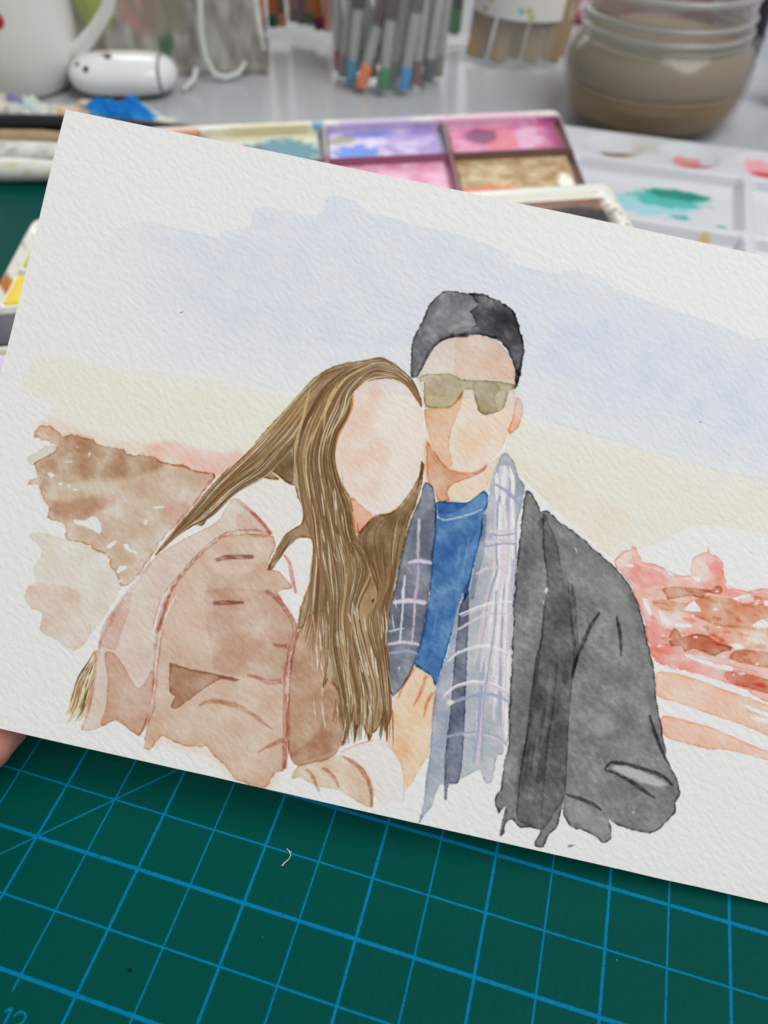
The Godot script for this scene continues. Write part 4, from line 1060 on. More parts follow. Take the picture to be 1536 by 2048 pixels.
	# his grey coat
	wash([120.5,62.9,122.0,63.4,124.8,66.9,126.0,66.4,129.6,68.3,135.1,70.8,139.7,73.5,143.4,75.6,146.9,78.5,149.4,81.6,151.7,86.0,153.9,90.8,156.2,96.0,157.7,101.7,159.7,106.5,161.8,111.7,162.2,113.5,164.6,116.2,166.8,120.2,166.6,121.6,166.1,122.6,166.6,124.8,164.9,127.0,164.3,128.5,161.9,130.1,158.3,130.3,154.5,129.7,152.8,129.0,153.5,130.4,154.1,133.2,152.8,134.4,150.7,133.3,147.8,132.6,145.0,132.3,143.2,130.5,142.5,127.9,142.3,132.5,141.0,135.0,140.2,137.9,138.5,138.3,138.2,137.0,139.0,134.6,136.3,134.5,134.6,135.1,132.5,133.8,131.2,134.5,131.3,137.2,130.6,137.8,130.3,136.5,130.5,131.0,129.3,133.1,127.8,130.3,128.5,128.3,128.3,122.9,128.2,117.9,126.3,106.9,124.9,97.9,124.8,98.1,122.3,82.3,120.8,67.4], Color8(124, 123, 120), {"d": 0.95, "rim": 0.4, "mot": 0.28, "gran": 0.22, "wob": 0.25})
	wash([120.8,67.4,120.5,63.1,122.1,63.6,124.9,67.1,125.9,70.0,127.2,75.4,129.2,80.8,130.0,88.8,130.7,96.8,131.1,106.8,130.7,103.6,131.8,123.9,132.4,133.3,128.7,129.2,128.0,117.9,125.6,102.4,124.4,96.1,122.3,82.3], Color8(206, 205, 202), {"d": 0.6, "rim": 0.2, "mot": 0.7})
	wash([125.3,67.2,127.4,69.6,129.8,73.2,131.6,77.8,133.8,80.6,135.9,87.5,138.7,95.0,138.7,99.1,139.2,95.7,139.1,101.7,140.5,112.9,142.5,125.6,141.6,129.0,139.4,134.2,136.7,134.4,133.3,133.2,132.2,126.1,131.7,119.4,131.7,112.5,130.7,103.6,130.2,96.8,130.7,96.8,130.0,88.8,129.8,83.1,127.2,75.4], Color8(168, 166, 163), {"d": 0.85, "rim": 0.3, "mot": 0.35, "gran": 0.18})
	wash([132.9,96.2,138.2,95.0,138.9,101.8,140.5,112.9,142.5,125.6,141.0,130.9,139.4,134.0,137.1,127.3,136.1,113.9,134.7,102.7], Color8(202, 201, 199), {"d": 0.6, "rim": 0.25, "mot": 0.7})
	wash([126.0,66.6,129.6,68.3,135.1,70.8,139.7,73.5,143.4,75.6,146.9,78.5,149.4,81.6,151.7,86.0,153.9,90.8,149.3,84.5,143.8,77.5,137.2,73.2,130.8,69.7], Color8(190, 189, 187), {"d": 0.5, "mot": 0.6, "soft": 3})
	wash([137.2,73.2,143.1,77.7,147.1,81.7,149.7,86.5,149.8,94.6,145.4,85.4,141.2,80.6,135.5,76.9], Color8(140, 139, 136), {"op": 0.35, "rim": 0, "soft": 4})
	wash([138.4,91.0,140.0,86.6,142.0,88.6,141.4,93.6,140.8,98.6,139.7,102.9], Color8(196, 195, 193), {"d": 0.5, "soft": 3, "mot": 0.8})
	streak([145.7,85.8,146.5,87.6,147.6,90.6,148.4,94.1], [10, 19, 19, 8], Color8(150, 149, 147), {"d": 0.9, "rim": 0.4, "mot": 0.3})
	streak([141.9,85.7,140.5,89.3,139.7,93.2,139.1,96.1,138.8,100.3], [10, 19, 19, 19, 8], Color8(150, 149, 147), {"d": 0.9, "rim": 0.4, "mot": 0.3})
	streak([149.8,119.0,150.8,117.2,154.2,116.7,158.8,117.0,162.6,117.6,164.9,119.0], [10, 19, 19, 19, 19, 8], Color8(150, 149, 147), {"d": 0.9, "rim": 0.4, "mot": 0.3})
	streak([150.0,119.1,152.3,119.0,156.3,120.3,159.8,121.8,161.7,122.5], [10, 19, 19, 19, 8], Color8(150, 149, 147), {"d": 0.9, "rim": 0.4, "mot": 0.3})
	streak([142.7,125.9,145.5,126.1,148.9,126.7,151.0,127.6], [10, 19, 19, 8], Color8(150, 149, 147), {"d": 0.9, "rim": 0.4, "mot": 0.3})
	streak([157.0,105.3,158.7,108.4,161.0,112.0,163.0,114.5], [10, 19, 19, 8], Color8(150, 149, 147), {"d": 0.9, "rim": 0.4, "mot": 0.3})
	streak([134.5,80.8,135.7,84.2,136.8,89.3,138.5,95.1,138.9,101.0], [10, 32, 36, 30, 14], Color8(176, 175, 172), {"d": 0.8, "rim": 0.35})
	streak([125.3,67.2,125.9,70.0,127.3,75.4,129.2,80.8,130.0,88.8,130.7,94.7,131.4,106.0], 7, Color8(140, 138, 136), {"d": 0.8, "rim": 0})
	streak([130.4,97.7,130.9,105.8,131.9,117.1,132.3,125.6,133.2,132.7], 7, Color8(150, 148, 146), {"d": 0.8, "rim": 0})
	streak([135.0,98.5,136.0,107.0,136.6,116.0,137.4,123.6,138.4,131.5], 10, Color8(180, 178, 176), {"d": 0.7, "rim": 0.2})
	wash([151.2,117.8,154.7,117.2,159.4,117.8,163.8,119.1,161.7,120.0,157.1,119.7,153.3,119.1], Color8(192, 190, 186), {"op": 0.8, "rim": 0, "soft": 2})
	wash([145.3,109.5,148.1,107.5,150.4,109.7,147.3,112.3], Color8(168, 166, 162), {"op": 0.55, "rim": 0, "soft": 3})
	wash([133.5,72.8,134.0,73.1,134.5,74.2,134.3,74.1], Color8(214, 214, 212), {"op": 0.9, "rim": 0})
	wash([129.1,83.3,129.5,82.8,129.9,83.5,129.6,84.1,129.1,84.0], Color8(214, 214, 212), {"op": 0.9, "rim": 0})
	wash([129.1,86.1,129.4,86.0,129.5,86.9], Color8(214, 214, 212), {"op": 0.9, "rim": 0})
	wash([157.1,126.5,158.1,126.3,157.9,126.6], Color8(214, 214, 212), {"op": 0.9, "rim": 0})
	wash([141.1,77.5,141.4,77.7,141.3,77.9], Color8(214, 214, 212), {"op": 0.9, "rim": 0})
	wash([142.9,127.6,145.8,127.4,149.7,128.6,152.6,129.1,153.5,131.3,152.4,132.9,150.1,132.5,145.7,131.3,143.7,130.4], Color8(196, 195, 192), {"op": 0.25, "rim": 0, "soft": 2})
	wash([124.6,68.6,125.5,68.0,125.8,70.8,125.2,70.5], Color8(96, 104, 80), {"d": 0.6, "soft": 2})
	streak([132.5,104.2,132.7,107.4,132.9,110.5], 30, Color8(190, 188, 186), {"d": 0.6, "rim": 0.15})
	streak([133.7,114.1,133.9,118.5,134.2,122.8], 12, Color8(190, 188, 186), {"d": 0.6, "rim": 0.15})
	streak([136.6,104.6,136.8,107.7,136.9,110.9], 30, Color8(190, 188, 186), {"d": 0.6, "rim": 0.15})
	streak([134.2,105.9,134.6,113.3,135.0,120.6], 20, Color8(200, 199, 197), {"d": 0.6, "rim": 0.15})
	streak([135.6,117.2,136.0,123.3,136.3,129.4], 20, Color8(190, 188, 186), {"d": 0.6, "rim": 0.15})
	streak([131.5,109.3,131.8,114.1,132.1,118.8], 12, Color8(200, 199, 197), {"d": 0.6, "rim": 0.15})
	streak([135.5,103.1,135.9,110.5,136.3,117.9], 20, Color8(206, 205, 203), {"d": 0.6, "rim": 0.15})
	streak([137.1,95.3,137.3,99.0,137.5,102.7], 30, Color8(190, 188, 186), {"d": 0.6, "rim": 0.15})
	streak([130.8,99.2,131.3,106.2,131.8,113.2], 30, Color8(190, 188, 186), {"d": 0.6, "rim": 0.15})
	streak([134.4,107.8,134.7,112.8,134.9,117.7], 20, Color8(190, 188, 186), {"d": 0.6, "rim": 0.15})
	streak([131.7,100.6,132.2,108.0,132.7,115.4], 12, Color8(206, 205, 203), {"d": 0.6, "rim": 0.15})
	streak([131.5,117.3,131.9,123.0,132.3,128.6], 20, Color8(206, 205, 203), {"d": 0.6, "rim": 0.15})
	streak([133.3,116.0,133.7,123.0,134.1,129.9], 30, Color8(206, 205, 203), {"d": 0.6, "rim": 0.15})
	streak([133.3,99.3,133.7,106.3,134.1,113.2], 20, Color8(206, 205, 203), {"d": 0.6, "rim": 0.15})
	streak([132.9,106.2,133.3,112.1,133.6,118.1], 30, Color8(206, 205, 203), {"d": 0.6, "rim": 0.15})
	streak([132.4,117.0,132.7,121.7,133.0,126.4], 30, Color8(190, 188, 186), {"d": 0.6, "rim": 0.15})
	streak([135.9,115.8,136.1,118.9,136.2,122.0], 30, Color8(200, 199, 197), {"d": 0.6, "rim": 0.15})
	streak([132.8,104.8,133.0,108.5,133.2,112.1], 12, Color8(206, 205, 203), {"d": 0.6, "rim": 0.15})
	streak([131.4,118.3,131.8,125.5,132.3,132.6], 20, Color8(200, 199, 197), {"d": 0.6, "rim": 0.15})
	streak([131.8,109.9,132.1,115.3,132.5,120.6], 30, Color8(200, 199, 197), {"d": 0.6, "rim": 0.15})
	streak([136.6,117.6,136.8,120.9,136.9,124.2], 30, Color8(190, 188, 186), {"d": 0.6, "rim": 0.15})
	streak([135.8,112.7,136.1,118.7,136.4,124.8], 30, Color8(190, 188, 186), {"d": 0.6, "rim": 0.15})
	streak([125.0,81.6,126.4,90.8,127.7,99.9], 12, Color8(212, 211, 209), {"d": 0.55, "rim": 0.15})
	streak([122.9,71.9,123.7,77.3,124.5,82.6], 20, Color8(212, 211, 209), {"d": 0.55, "rim": 0.15})
	streak([124.1,74.1,125.1,80.4,126.0,86.8], 20, Color8(212, 211, 209), {"d": 0.55, "rim": 0.15})
	streak([122.8,79.4,123.7,84.9,124.5,90.3], 30, Color8(212, 211, 209), {"d": 0.55, "rim": 0.15})
	streak([124.0,79.8,125.0,86.0,125.9,92.1], 20, Color8(205, 204, 202), {"d": 0.55, "rim": 0.15})
	streak([119.6,66.1,121.1,76.0,122.5,85.8], 30, Color8(212, 211, 209), {"d": 0.55, "rim": 0.15})
	streak([122.5,72.1,123.2,76.6,123.9,81.1], 20, Color8(212, 211, 209), {"d": 0.55, "rim": 0.15})
	streak([123.2,88.4,124.6,97.6,126.0,106.8], 12, Color8(205, 204, 202), {"d": 0.55, "rim": 0.15})
	streak([122.9,65.4,123.7,70.2,124.4,75.0], 12, Color8(205, 204, 202), {"d": 0.55, "rim": 0.15})
	streak([122.6,79.2,123.8,86.9,124.9,94.5], 30, Color8(212, 211, 209), {"d": 0.55, "rim": 0.15})
	streak([141.5,78.1,145.4,81.3,148.2,84.8,150.5,90.4], 40, Color8(150, 149, 146), {"op": 0.3, "rim": 0, "soft": 2})
	streak([138.8,81.1,141.0,83.5], 30, Color8(150, 149, 146), {"op": 0.3, "rim": 0, "soft": 2})
	streak([147.8,88.9,149.4,92.6,149.2,95.5], 36, Color8(150, 149, 146), {"op": 0.3, "rim": 0, "soft": 2})
	streak([146.6,113.3,152.1,113.5,158.7,114.3], 30, Color8(150, 149, 146), {"op": 0.3, "rim": 0, "soft": 2})
	streak([143.8,113.1,146.5,108.3,149.8,106.7], 26, Color8(150, 149, 146), {"op": 0.3, "rim": 0, "soft": 2})
	# her hand on his chest
	wash([104.8,105.9,106.5,106.1,107.5,106.9,108.7,107.0,110.1,109.4,110.6,112.9,111.2,118.4,111.6,124.0,110.6,127.0,109.4,130.9,108.5,132.1,106.9,128.2,105.0,125.5,102.5,123.6,100.9,120.7,101.2,117.8,101.7,114.1,103.2,110.1], Color8(231, 200, 172), {"d": 1.0, "rim": 0.3, "mot": 0.5})
	wash([100.9,120.7,101.6,117.7,102.6,114.7,104.4,119.1,107.0,123.4,109.3,126.9,108.7,131.4,106.9,128.2,105.0,125.5,102.5,123.6], Color8(226, 200, 178), {"d": 0.55, "soft": 3, "mot": 0.6})
	streak([107.6,107.5,107.2,111.2,106.3,114.5], [18, 16, 6], Color8(214, 184, 164), {"d": 0.85, "rim": 0.3})
	streak([109.8,110.7,109.0,113.3,109.0,116.7], [18, 16, 6], Color8(214, 184, 164), {"d": 0.85, "rim": 0.3})
	streak([104.6,106.5,103.3,110.1,102.6,113.7], [18, 16, 6], Color8(214, 184, 164), {"d": 0.85, "rim": 0.3})
	# her hair, base then strands
	wash([81.7,41.0,78.2,42.6,75.2,43.7,71.5,46.0,68.8,48.9,66.7,52.7,64.6,56.6,61.6,61.4,58.7,67.1,57.4,69.2,53.9,73.8,50.9,79.0,48.7,83.6,46.3,87.9,44.1,92.5,43.3,94.8,46.2,90.8,49.0,86.9,50.1,86.0,52.1,86.0,52.9,84.0,54.4,81.5,56.4,79.0,57.7,77.5,59.2,75.1,61.6,72.9,64.0,72.6,66.5,72.2,63.2,70.5,65.9,71.4,69.2,72.9,70.2,72.9,71.4,75.2,72.5,76.6,73.5,78.8,73.5,80.9,70.8,83.6,69.7,86.3,68.9,89.8,68.4,92.4,69.0,92.4,69.9,90.8,71.2,87.2,73.4,84.2,75.7,83.5,77.3,84.6,78.3,87.7,78.4,91.8,77.7,96.1,77.4,99.5,77.8,103.7,78.7,103.3,79.4,100.7,81.1,99.1,82.7,99.1,84.2,101.7,85.5,109.5,85.9,115.1,86.8,112.7,88.5,113.8,91.1,116.4,92.6,117.7,92.8,122.1,92.6,126.6,93.3,126.0,93.7,122.3,94.1,120.6,95.5,125.1,95.4,121.9,96.1,120.6,98.5,124.1,98.6,122.4,99.6,121.4,100.5,118.4,101.4,121.4,102.0,117.2,100.5,112.7,98.8,106.6,97.4,102.0,96.6,96.9,96.7,91.5,96.1,87.9,96.5,83.7,96.8,79.5,96.6,75.0,97.4,71.1,97.7,66.9,97.3,62.0,96.6,61.5,96.7,65.0,95.6,68.6,93.9,72.3,91.9,74.4,88.9,75.7,86.5,79.7,85.9,80.9,84.7,78.0,82.9,73.0,80.1,69.9,77.9,66.2,77.2,63.0,77.3,58.8,78.3,56.1,78.9,53.0,78.3,50.2,79.1,48.4,80.8,46.7,83.9,45.4,87.1,44.9,89.9,46.0,91.9,47.7,94.0,49.7,93.4,47.8,91.3,44.9,88.8,42.9,85.9,41.4,83.7,40.8], Color8(168, 140, 108), {"d": 0.95, "rim": 0.4, "mot": 0.5})
	wash([86.6,80.1,89.0,76.1,92.0,74.6,94.4,72.4,96.1,68.9,97.2,66.2,97.2,72.0,96.4,75.9,96.7,82.8,96.5,87.8,96.3,93.3,97.1,100.9,95.5,97.1,92.3,94.1,93.5,92.6,89.8,87.2,87.1,82.5], Color8(166, 156, 138), {"d": 0.95, "rim": 0.2, "mot": 0.5})
	wash([60.4,73.2,65.9,68.6,64.6,65.8,65.9,63.8,68.2,66.7,69.6,72.2,68.3,72.5,65.9,71.4,63.2,70.5], Color8(170, 160, 144), {"d": 0.9, "rim": 0.3, "mot": 0.5})
	strands([80.2,41.9,70.8,46.7,66.1,53.9,61.6,61.8,59.5,65.4,54.3,73.6,50.4,80.3,46.9,87.0,43.8,93.8], [78.5,43.8,73.2,50.1,70.3,57.4,68.7,63.2,65.5,69.4,63.9,72.0,58.0,77.2,53.3,83.7,50.1,86.2,46.7,89.5], 150, 11, 0)
	strands([82.1,41.3,75.5,45.1,71.5,50.0,69.0,57.3,67.9,65.1,70.9,72.8,73.4,78.4,76.7,83.9,77.6,89.9,78.6,97.2,78.2,103.6], [83.0,41.4,77.3,45.8,73.9,51.2,72.5,58.2,72.2,65.8,74.8,74.0,78.2,81.5,80.3,89.3,83.3,96.1,85.1,105.6,86.5,114.2], 120, 12, 0)
	strands([83.0,41.4,77.3,45.8,73.9,51.2,72.5,58.2,72.2,65.8,74.8,74.0,78.2,81.5,80.3,89.3,83.3,96.1,85.2,105.5,88.5,113.8,93.1,126.1], [85.1,41.6,80.6,45.7,78.3,49.8,78.6,54.4,77.2,59.7,77.4,64.7,79.8,69.8,83.4,75.0,86.0,81.1,91.4,86.9,89.9,96.3,94.0,105.6,97.8,113.3,98.7,122.8], 230, 13, 0)
	strands([89.5,76.4,87.5,79.6,87.0,81.9,89.8,87.2,93.1,92.7,92.2,99.1,96.4,107.1,99.3,114.6,101.4,121.4], [97.7,69.6,97.0,71.2,96.5,74.8,96.4,82.1,96.5,88.6,96.5,94.9,97.2,100.8,99.1,106.5,101.8,116.5], 150, 14, -0.5)
	strands([78.5,49.5,80.8,46.5,84.6,44.8,88.4,44.9,91.5,46.7,94.0,49.7], [79.8,42.2,83.7,40.9,87.4,42.3,90.8,44.5,93.6,48.3], 60, 15, 0)
	strands([73.8,80.4,71.0,83.6,69.7,86.9,68.5,92.3], [74.4,82.8,72.4,85.1,70.6,89.4,69.3,92.2], 24, 16, 0.4)
	wash([35.1,117.8,34.1,120.9,32.7,125.3,32.3,128.7,32.4,131.1,31.9,133.2,32.4,132.7,33.2,130.9,33.3,132.9,32.5,134.9,34.2,133.1,35.4,131.2,35.2,133.7,36.1,132.3,36.4,126.9,36.2,121.7], Color8(214, 198, 160), {"d": 0.8, "rim": 0.3, "mot": 0.4})
	strands([35.1,117.8,32.8,124.1,32.4,128.6,32.0,133.2], [36.1,120.5,36.1,126.6,35.8,131.1,34.8,133.8], 30, 17, 0.1)
	pen([68.7,50.2,68.6,57.4,68.4,65.0,70.3,71.2], 0.6, Color8(200, 174, 124), 0.3)
	pen([74.5,48.1,73.2,53.8,73.7,59.6], 0.6, Color8(200, 174, 124), 0.3)
	pen([78.2,49.8,77.0,55.6,74.2,62.0], 0.6, Color8(200, 174, 124), 0.3)
	pen([80.1,43.5,75.9,47.0,73.8,52.5,71.4,62.6,71.0,66.1], 0.6, Color8(200, 174, 124), 0.3)
	pen([58.7,67.1,62.3,60.9,66.4,53.2,70.2,47.6], 0.6, Color8(200, 174, 124), 0.3)
	pen([77.3,63.4,77.1,60.1,78.3,56.1,78.8,53.0,78.4,49.8], 0.5, Color8(190, 140, 90), 0.4)
	pen([89.3,116.5,89.6,118.6,89.5,120.8], 0.35, Color8(104, 76, 50), 0.4)
	pen([90.4,115.3,90.8,118.0,91.0,120.8], 0.5, Color8(146, 114, 80), 0.4)
	pen([91.1,115.6,91.3,117.5,91.1,119.5], 0.5, Color8(146, 114, 80), 0.4)
	pen([90.2,116.9,90.5,118.0,90.9,119.0], 0.25, Color8(146, 114, 80), 0.4)
	pen([94.1,115.3,94.5,117.3,94.7,119.4], 0.35, Color8(104, 76, 50), 0.4)
	pen([91.8,119.3,92.2,121.4,92.4,123.4], 0.35, Color8(124, 94, 64), 0.4)
	pen([93.3,116.4,93.5,118.6,93.3,120.8], 0.5, Color8(104, 76, 50), 0.4)
	pen([93.4,118.5,93.5,120.0,93.3,121.5], 0.5, Color8(104, 76, 50), 0.4)
	pen([92.3,117.5,92.7,119.5,93.2,121.6], 0.25, Color8(124, 94, 64), 0.4)
	pen([101.9,116.1,102.8,119.9,103.7,123.6], 0.35, Color8(124, 94, 64), 0.4)
	pen([100.2,117.2,100.6,120.2,100.7,123.3], 0.5, Color8(124, 94, 64), 0.4)
	pen([93.3,117.7,93.9,120.7,94.4,123.7], 0.25, Color8(146, 114, 80), 0.4)
	pen([92.1,117.6,92.6,120.2,93.0,122.8], 0.35, Color8(146, 114, 80), 0.4)
	pen([100.0,117.1,100.1,119.0,100.1,120.9], 0.35, Color8(104, 76, 50), 0.4)
	pen([97.7,117.0,98.3,120.1,98.7,123.1], 0.35, Color8(104, 76, 50), 0.4)
	pen([91.1,115.1,91.5,117.1,92.0,119.1], 0.5, Color8(104, 76, 50), 0.4)
	pen([90.0,118.6,90.3,120.1,90.5,121.7], 0.25, Color8(146, 114, 80), 0.4)
	pen([93.2,117.0,93.9,120.0,94.6,122.9], 0.25, Color8(104, 76, 50), 0.4)
	pen([99.9,116.1,100.3,119.3,100.3,122.5], 0.5, Color8(104, 76, 50), 0.4)
	pen([89.7,118.8,89.8,120.1,89.7,121.5], 0.5, Color8(146, 114, 80), 0.4)
	pen([94.2,119.3,94.7,122.3,95.3,125.3], 0.35, Color8(104, 76, 50), 0.4)
	pen([91.5,117.3,91.7,118.6,91.7,119.9], 0.5, Color8(124, 94, 64), 0.4)
	pen([96.0,115.2,96.5,117.3,96.9,119.3], 0.35, Color8(104, 76, 50), 0.4)
	pen([92.0,117.1,92.5,119.1,93.2,121.0], 0.35, Color8(124, 94, 64), 0.4)
	pen([101.5,117.4,102.1,119.9,102.6,122.5], 0.25, Color8(124, 94, 64), 0.4)
	pen([92.3,115.0,92.8,117.0,93.1,119.1], 0.5, Color8(146, 114, 80), 0.4)
	pen([91.3,118.8,91.7,120.0,92.1,121.2], 0.25, Color8(146, 114, 80), 0.4)
	pen([90.2,116.1,90.7,118.7,91.2,121.2], 0.5, Color8(124, 94, 64), 0.4)
	pen([98.9,116.5,99.2,118.1,99.4,119.8], 0.25, Color8(104, 76, 50), 0.4)
	pen([90.5,117.6,90.8,118.9,91.2,120.1], 0.35, Color8(124, 94, 64), 0.4)
	pen([100.2,115.9,100.6,117.8,101.0,119.8], 0.5, Color8(104, 76, 50), 0.4)
	pen([100.7,116.6,101.5,119.9,102.2,123.3], 0.5, Color8(104, 76, 50), 0.4)
	pen([92.7,117.6,93.2,120.0,93.7,122.4], 0.5, Color8(124, 94, 64), 0.4)
	pen([101.1,113.4,101.6,116.8,101.7,120.4], 0.25, Color8(104, 76, 50), 0.4)
	pen([96.5,116.3,97.7,118.3], 0.3, Color8(228, 220, 206), 0.5)
	pen([99.3,108.2,100.8,111.9], 0.15, Color8(228, 220, 206), 0.5)
	pen([89.2,108.8,90.3,112.5], 0.22, Color8(228, 220, 206), 0.5)
	pen([96.9,112.8,98.0,117.7], 0.15, Color8(228, 220, 206), 0.5)
	pen([87.0,101.8,88.4,105.0], 0.3, Color8(228, 220, 206), 0.5)
	pen([93.3,102.5,94.3,106.5], 0.15, Color8(228, 220, 206), 0.5)
	pen([84.2,103.7,85.6,109.4], 0.15, Color8(228, 220, 206), 0.5)
	pen([82.5,102.8,83.9,107.3], 0.3, Color8(228, 220, 206), 0.5)
	pen([88.2,95.3,89.5,98.2], 0.22, Color8(228, 220, 206), 0.5)
	pen([87.0,118.8,88.3,123.1], 0.15, Color8(228, 220, 206), 0.5)
	pen([87.8,97.7,88.9,99.6], 0.3, Color8(228, 220, 206), 0.5)
	pen([93.1,98.3,94.3,101.5], 0.15, Color8(228, 220, 206), 0.5)
	pen([97.8,103.9,99.5,109.5], 0.15, Color8(228, 220, 206), 0.5)
	pen([95.5,98.6,96.3,101.8], 0.3, Color8(228, 220, 206), 0.5)
	pen([81.5,106.4,82.8,111.4], 0.15, Color8(228, 220, 206), 0.5)
	pen([84.4,109.9,85.7,112.6], 0.3, Color8(228, 220, 206), 0.5)
	pen([91.4,97.7,92.7,100.9], 0.3, Color8(228, 220, 206), 0.5)
	pen([93.9,107.0,95.2,110.2], 0.3, Color8(228, 220, 206), 0.5)
	pen([80.2,99.7,81.8,103.8], 0.22, Color8(228, 220, 206), 0.5)
	pen([88.1,97.2,89.8,102.5], 0.15, Color8(228, 220, 206), 0.5)
	pen([85.2,112.3,86.2,116.5], 0.22, Color8(228, 220, 206), 0.5)
	pen([95.4,94.6,97.2,100.1], 0.3, Color8(228, 220, 206), 0.5)
	pen([82.5,99.8,83.7,104.1], 0.22, Color8(228, 220, 206), 0.5)
	pen([85.1,106.5,86.4,109.4], 0.15, Color8(228, 220, 206), 0.5)
	pen([96.7,99.4,97.5,103.0], 0.3, Color8(228, 220, 206), 0.5)
	pen([94.7,115.2,95.6,118.5], 0.3, Color8(228, 220, 206), 0.5)
	pen([82.5,105.9,84.0,111.3], 0.3, Color8(228, 220, 206), 0.5)
	pen([100.6,111.5,102.0,114.1], 0.15, Color8(228, 220, 206), 0.5)
	pen([97.3,92.5,98.0,94.4], 0.3, Color8(228, 220, 206), 0.5)
	pen([88.8,95.7,90.0,99.6], 0.15, Color8(228, 220, 206), 0.5)
	pen([93.1,105.7,94.6,109.6], 0.15, Color8(228, 220, 206), 0.5)
	pen([86.4,118.2,88.4,123.4], 0.3, Color8(228, 220, 206), 0.5)
	pen([86.5,102.9,87.7,105.8], 0.15, Color8(228, 220, 206), 0.5)
	pen([92.8,108.5,93.8,112.7], 0.15, Color8(228, 220, 206), 0.5)
	pen([95.8,105.9,96.9,109.5], 0.22, Color8(228, 220, 206), 0.5)
	pen([97.4,96.0,98.5,99.2], 0.3, Color8(228, 220, 206), 0.5)
	pen([92.3,117.3,94.0,123.0], 0.15, Color8(228, 220, 206), 0.5)
	pen([92.5,107.3,93.8,109.8], 0.3, Color8(228, 220, 206), 0.5)
	pen([92.5,108.0,94.3,112.4], 0.15, Color8(228, 220, 206), 0.5)
	pen([86.1,102.5,87.1,105.5], 0.15, Color8(228, 220, 206), 0.5)
	pen([91.9,108.5,93.2,111.4], 0.15, Color8(228, 220, 206), 0.5)
	pen([89.1,115.2,90.5,120.1], 0.15, Color8(228, 220, 206), 0.5)
	pen([82.6,97.8,84.0,103.6], 0.15, Color8(228, 220, 206), 0.5)
	pen([84.6,118.1,86.3,123.3], 0.15, Color8(228, 220, 206), 0.5)
	pen([84.2,101.1,85.8,106.8], 0.15, Color8(228, 220, 206), 0.5)
	pen([95.4,115.8,96.6,119.3], 0.22, Color8(228, 220, 206), 0.5)
	pen([93.9,95.3,94.5,97.5], 0.15, Color8(228, 220, 206), 0.5)
	pen([90.6,111.7,92.3,115.7], 0.22, Color8(228, 220, 206), 0.5)
	pen([92.7,114.7,93.6,117.1], 0.15, Color8(228, 220, 206), 0.5)
	pen([95.8,106.6,97.4,110.3], 0.22, Color8(228, 220, 206), 0.5)
	pen([89.5,96.2,90.5,98.7], 0.3, Color8(228, 220, 206), 0.5)
	pen([82.8,96.1,83.7,99.1], 0.22, Color8(228, 220, 206), 0.5)
	pen([88.7,102.7,90.3,108.1], 0.22, Color8(228, 220, 206), 0.5)
	pen([95.8,114.3,97.2,117.6], 0.15, Color8(228, 220, 206), 0.5)
	pen([95.3,101.0,96.5,104.3], 0.15, Color8(228, 220, 206), 0.5)
	pen([94.2,103.6,95.9,108.2], 0.3, Color8(228, 220, 206), 0.5)
	pen([95.4,96.7,96.4,100.2], 0.3, Color8(228, 220, 206), 0.5)
	pen([84.1,116.6,85.6,120.9], 0.15, Color8(228, 220, 206), 0.5)
	pen([94.2,111.9,95.2,114.6], 0.22, Color8(228, 220, 206), 0.5)
	pen([89.7,106.9,91.1,111.4], 0.15, Color8(228, 220, 206), 0.5)
	pen([83.6,77.0,85.2,82.4], 0.28, Color8(98, 70, 44), 0.5)
	pen([76.2,76.3,77.4,80.4], 0.28, Color8(98, 70, 44), 0.5)
	pen([85.5,77.9,86.6,80.3], 0.2, Color8(98, 70, 44), 0.5)
	pen([81.7,75.5,83.3,80.3], 0.15, Color8(98, 70, 44), 0.5)
	pen([83.2,77.2,84.8,81.8], 0.28, Color8(98, 70, 44), 0.5)
	pen([73.0,69.4,75.1,74.6], 0.2, Color8(230, 222, 206), 0.5)
	pen([79.0,87.4,80.3,89.8], 0.2, Color8(98, 70, 44), 0.5)
	pen([79.3,74.2,80.0,76.4], 0.2, Color8(230, 222, 206), 0.5)
	pen([84.5,81.8,86.0,86.8], 0.15, Color8(98, 70, 44), 0.5)
	pen([78.7,71.9,79.5,74.6], 0.15, Color8(230, 222, 206), 0.5)
	pen([85.5,78.3,86.6,81.2], 0.2, Color8(98, 70, 44), 0.5)
	pen([79.4,85.7,81.2,90.1], 0.28, Color8(230, 222, 206), 0.5)
	pen([79.6,73.9,81.1,79.7], 0.28, Color8(230, 222, 206), 0.5)
	pen([83.4,76.0,84.4,78.8], 0.2, Color8(98, 70, 44), 0.5)
	pen([75.5,70.1,77.3,74.5], 0.15, Color8(230, 222, 206), 0.5)
	pen([86.5,85.8,88.0,89.3], 0.2, Color8(98, 70, 44), 0.5)
	pen([73.6,72.3,74.7,76.0], 0.28, Color8(98, 70, 44), 0.5)
	pen([83.0,75.6,84.2,78.4], 0.28, Color8(98, 70, 44), 0.5)
	pen([73.8,69.0,75.2,73.1], 0.28, Color8(98, 70, 44), 0.5)
	pen([85.9,83.1,87.0,87.0], 0.15, Color8(230, 222, 206), 0.5)
	pen([81.7,76.5,83.2,80.9], 0.28, Color8(230, 222, 206), 0.5)
	pen([77.1,69.8,79.0,74.9], 0.15, Color8(230, 222, 206), 0.5)
	pen([82.6,83.1,83.7,85.0], 0.2, Color8(230, 222, 206), 0.5)
	pen([80.3,71.9,82.0,76.0], 0.2, Color8(98, 70, 44), 0.5)
	pen([79.7,67.7,81.1,71.9], 0.15, Color8(98, 70, 44), 0.5)
	pen([84.5,87.7,86.0,92.4], 0.15, Color8(98, 70, 44), 0.5)
	pen([81.9,71.0,83.3,74.2], 0.15, Color8(230, 222, 206), 0.5)
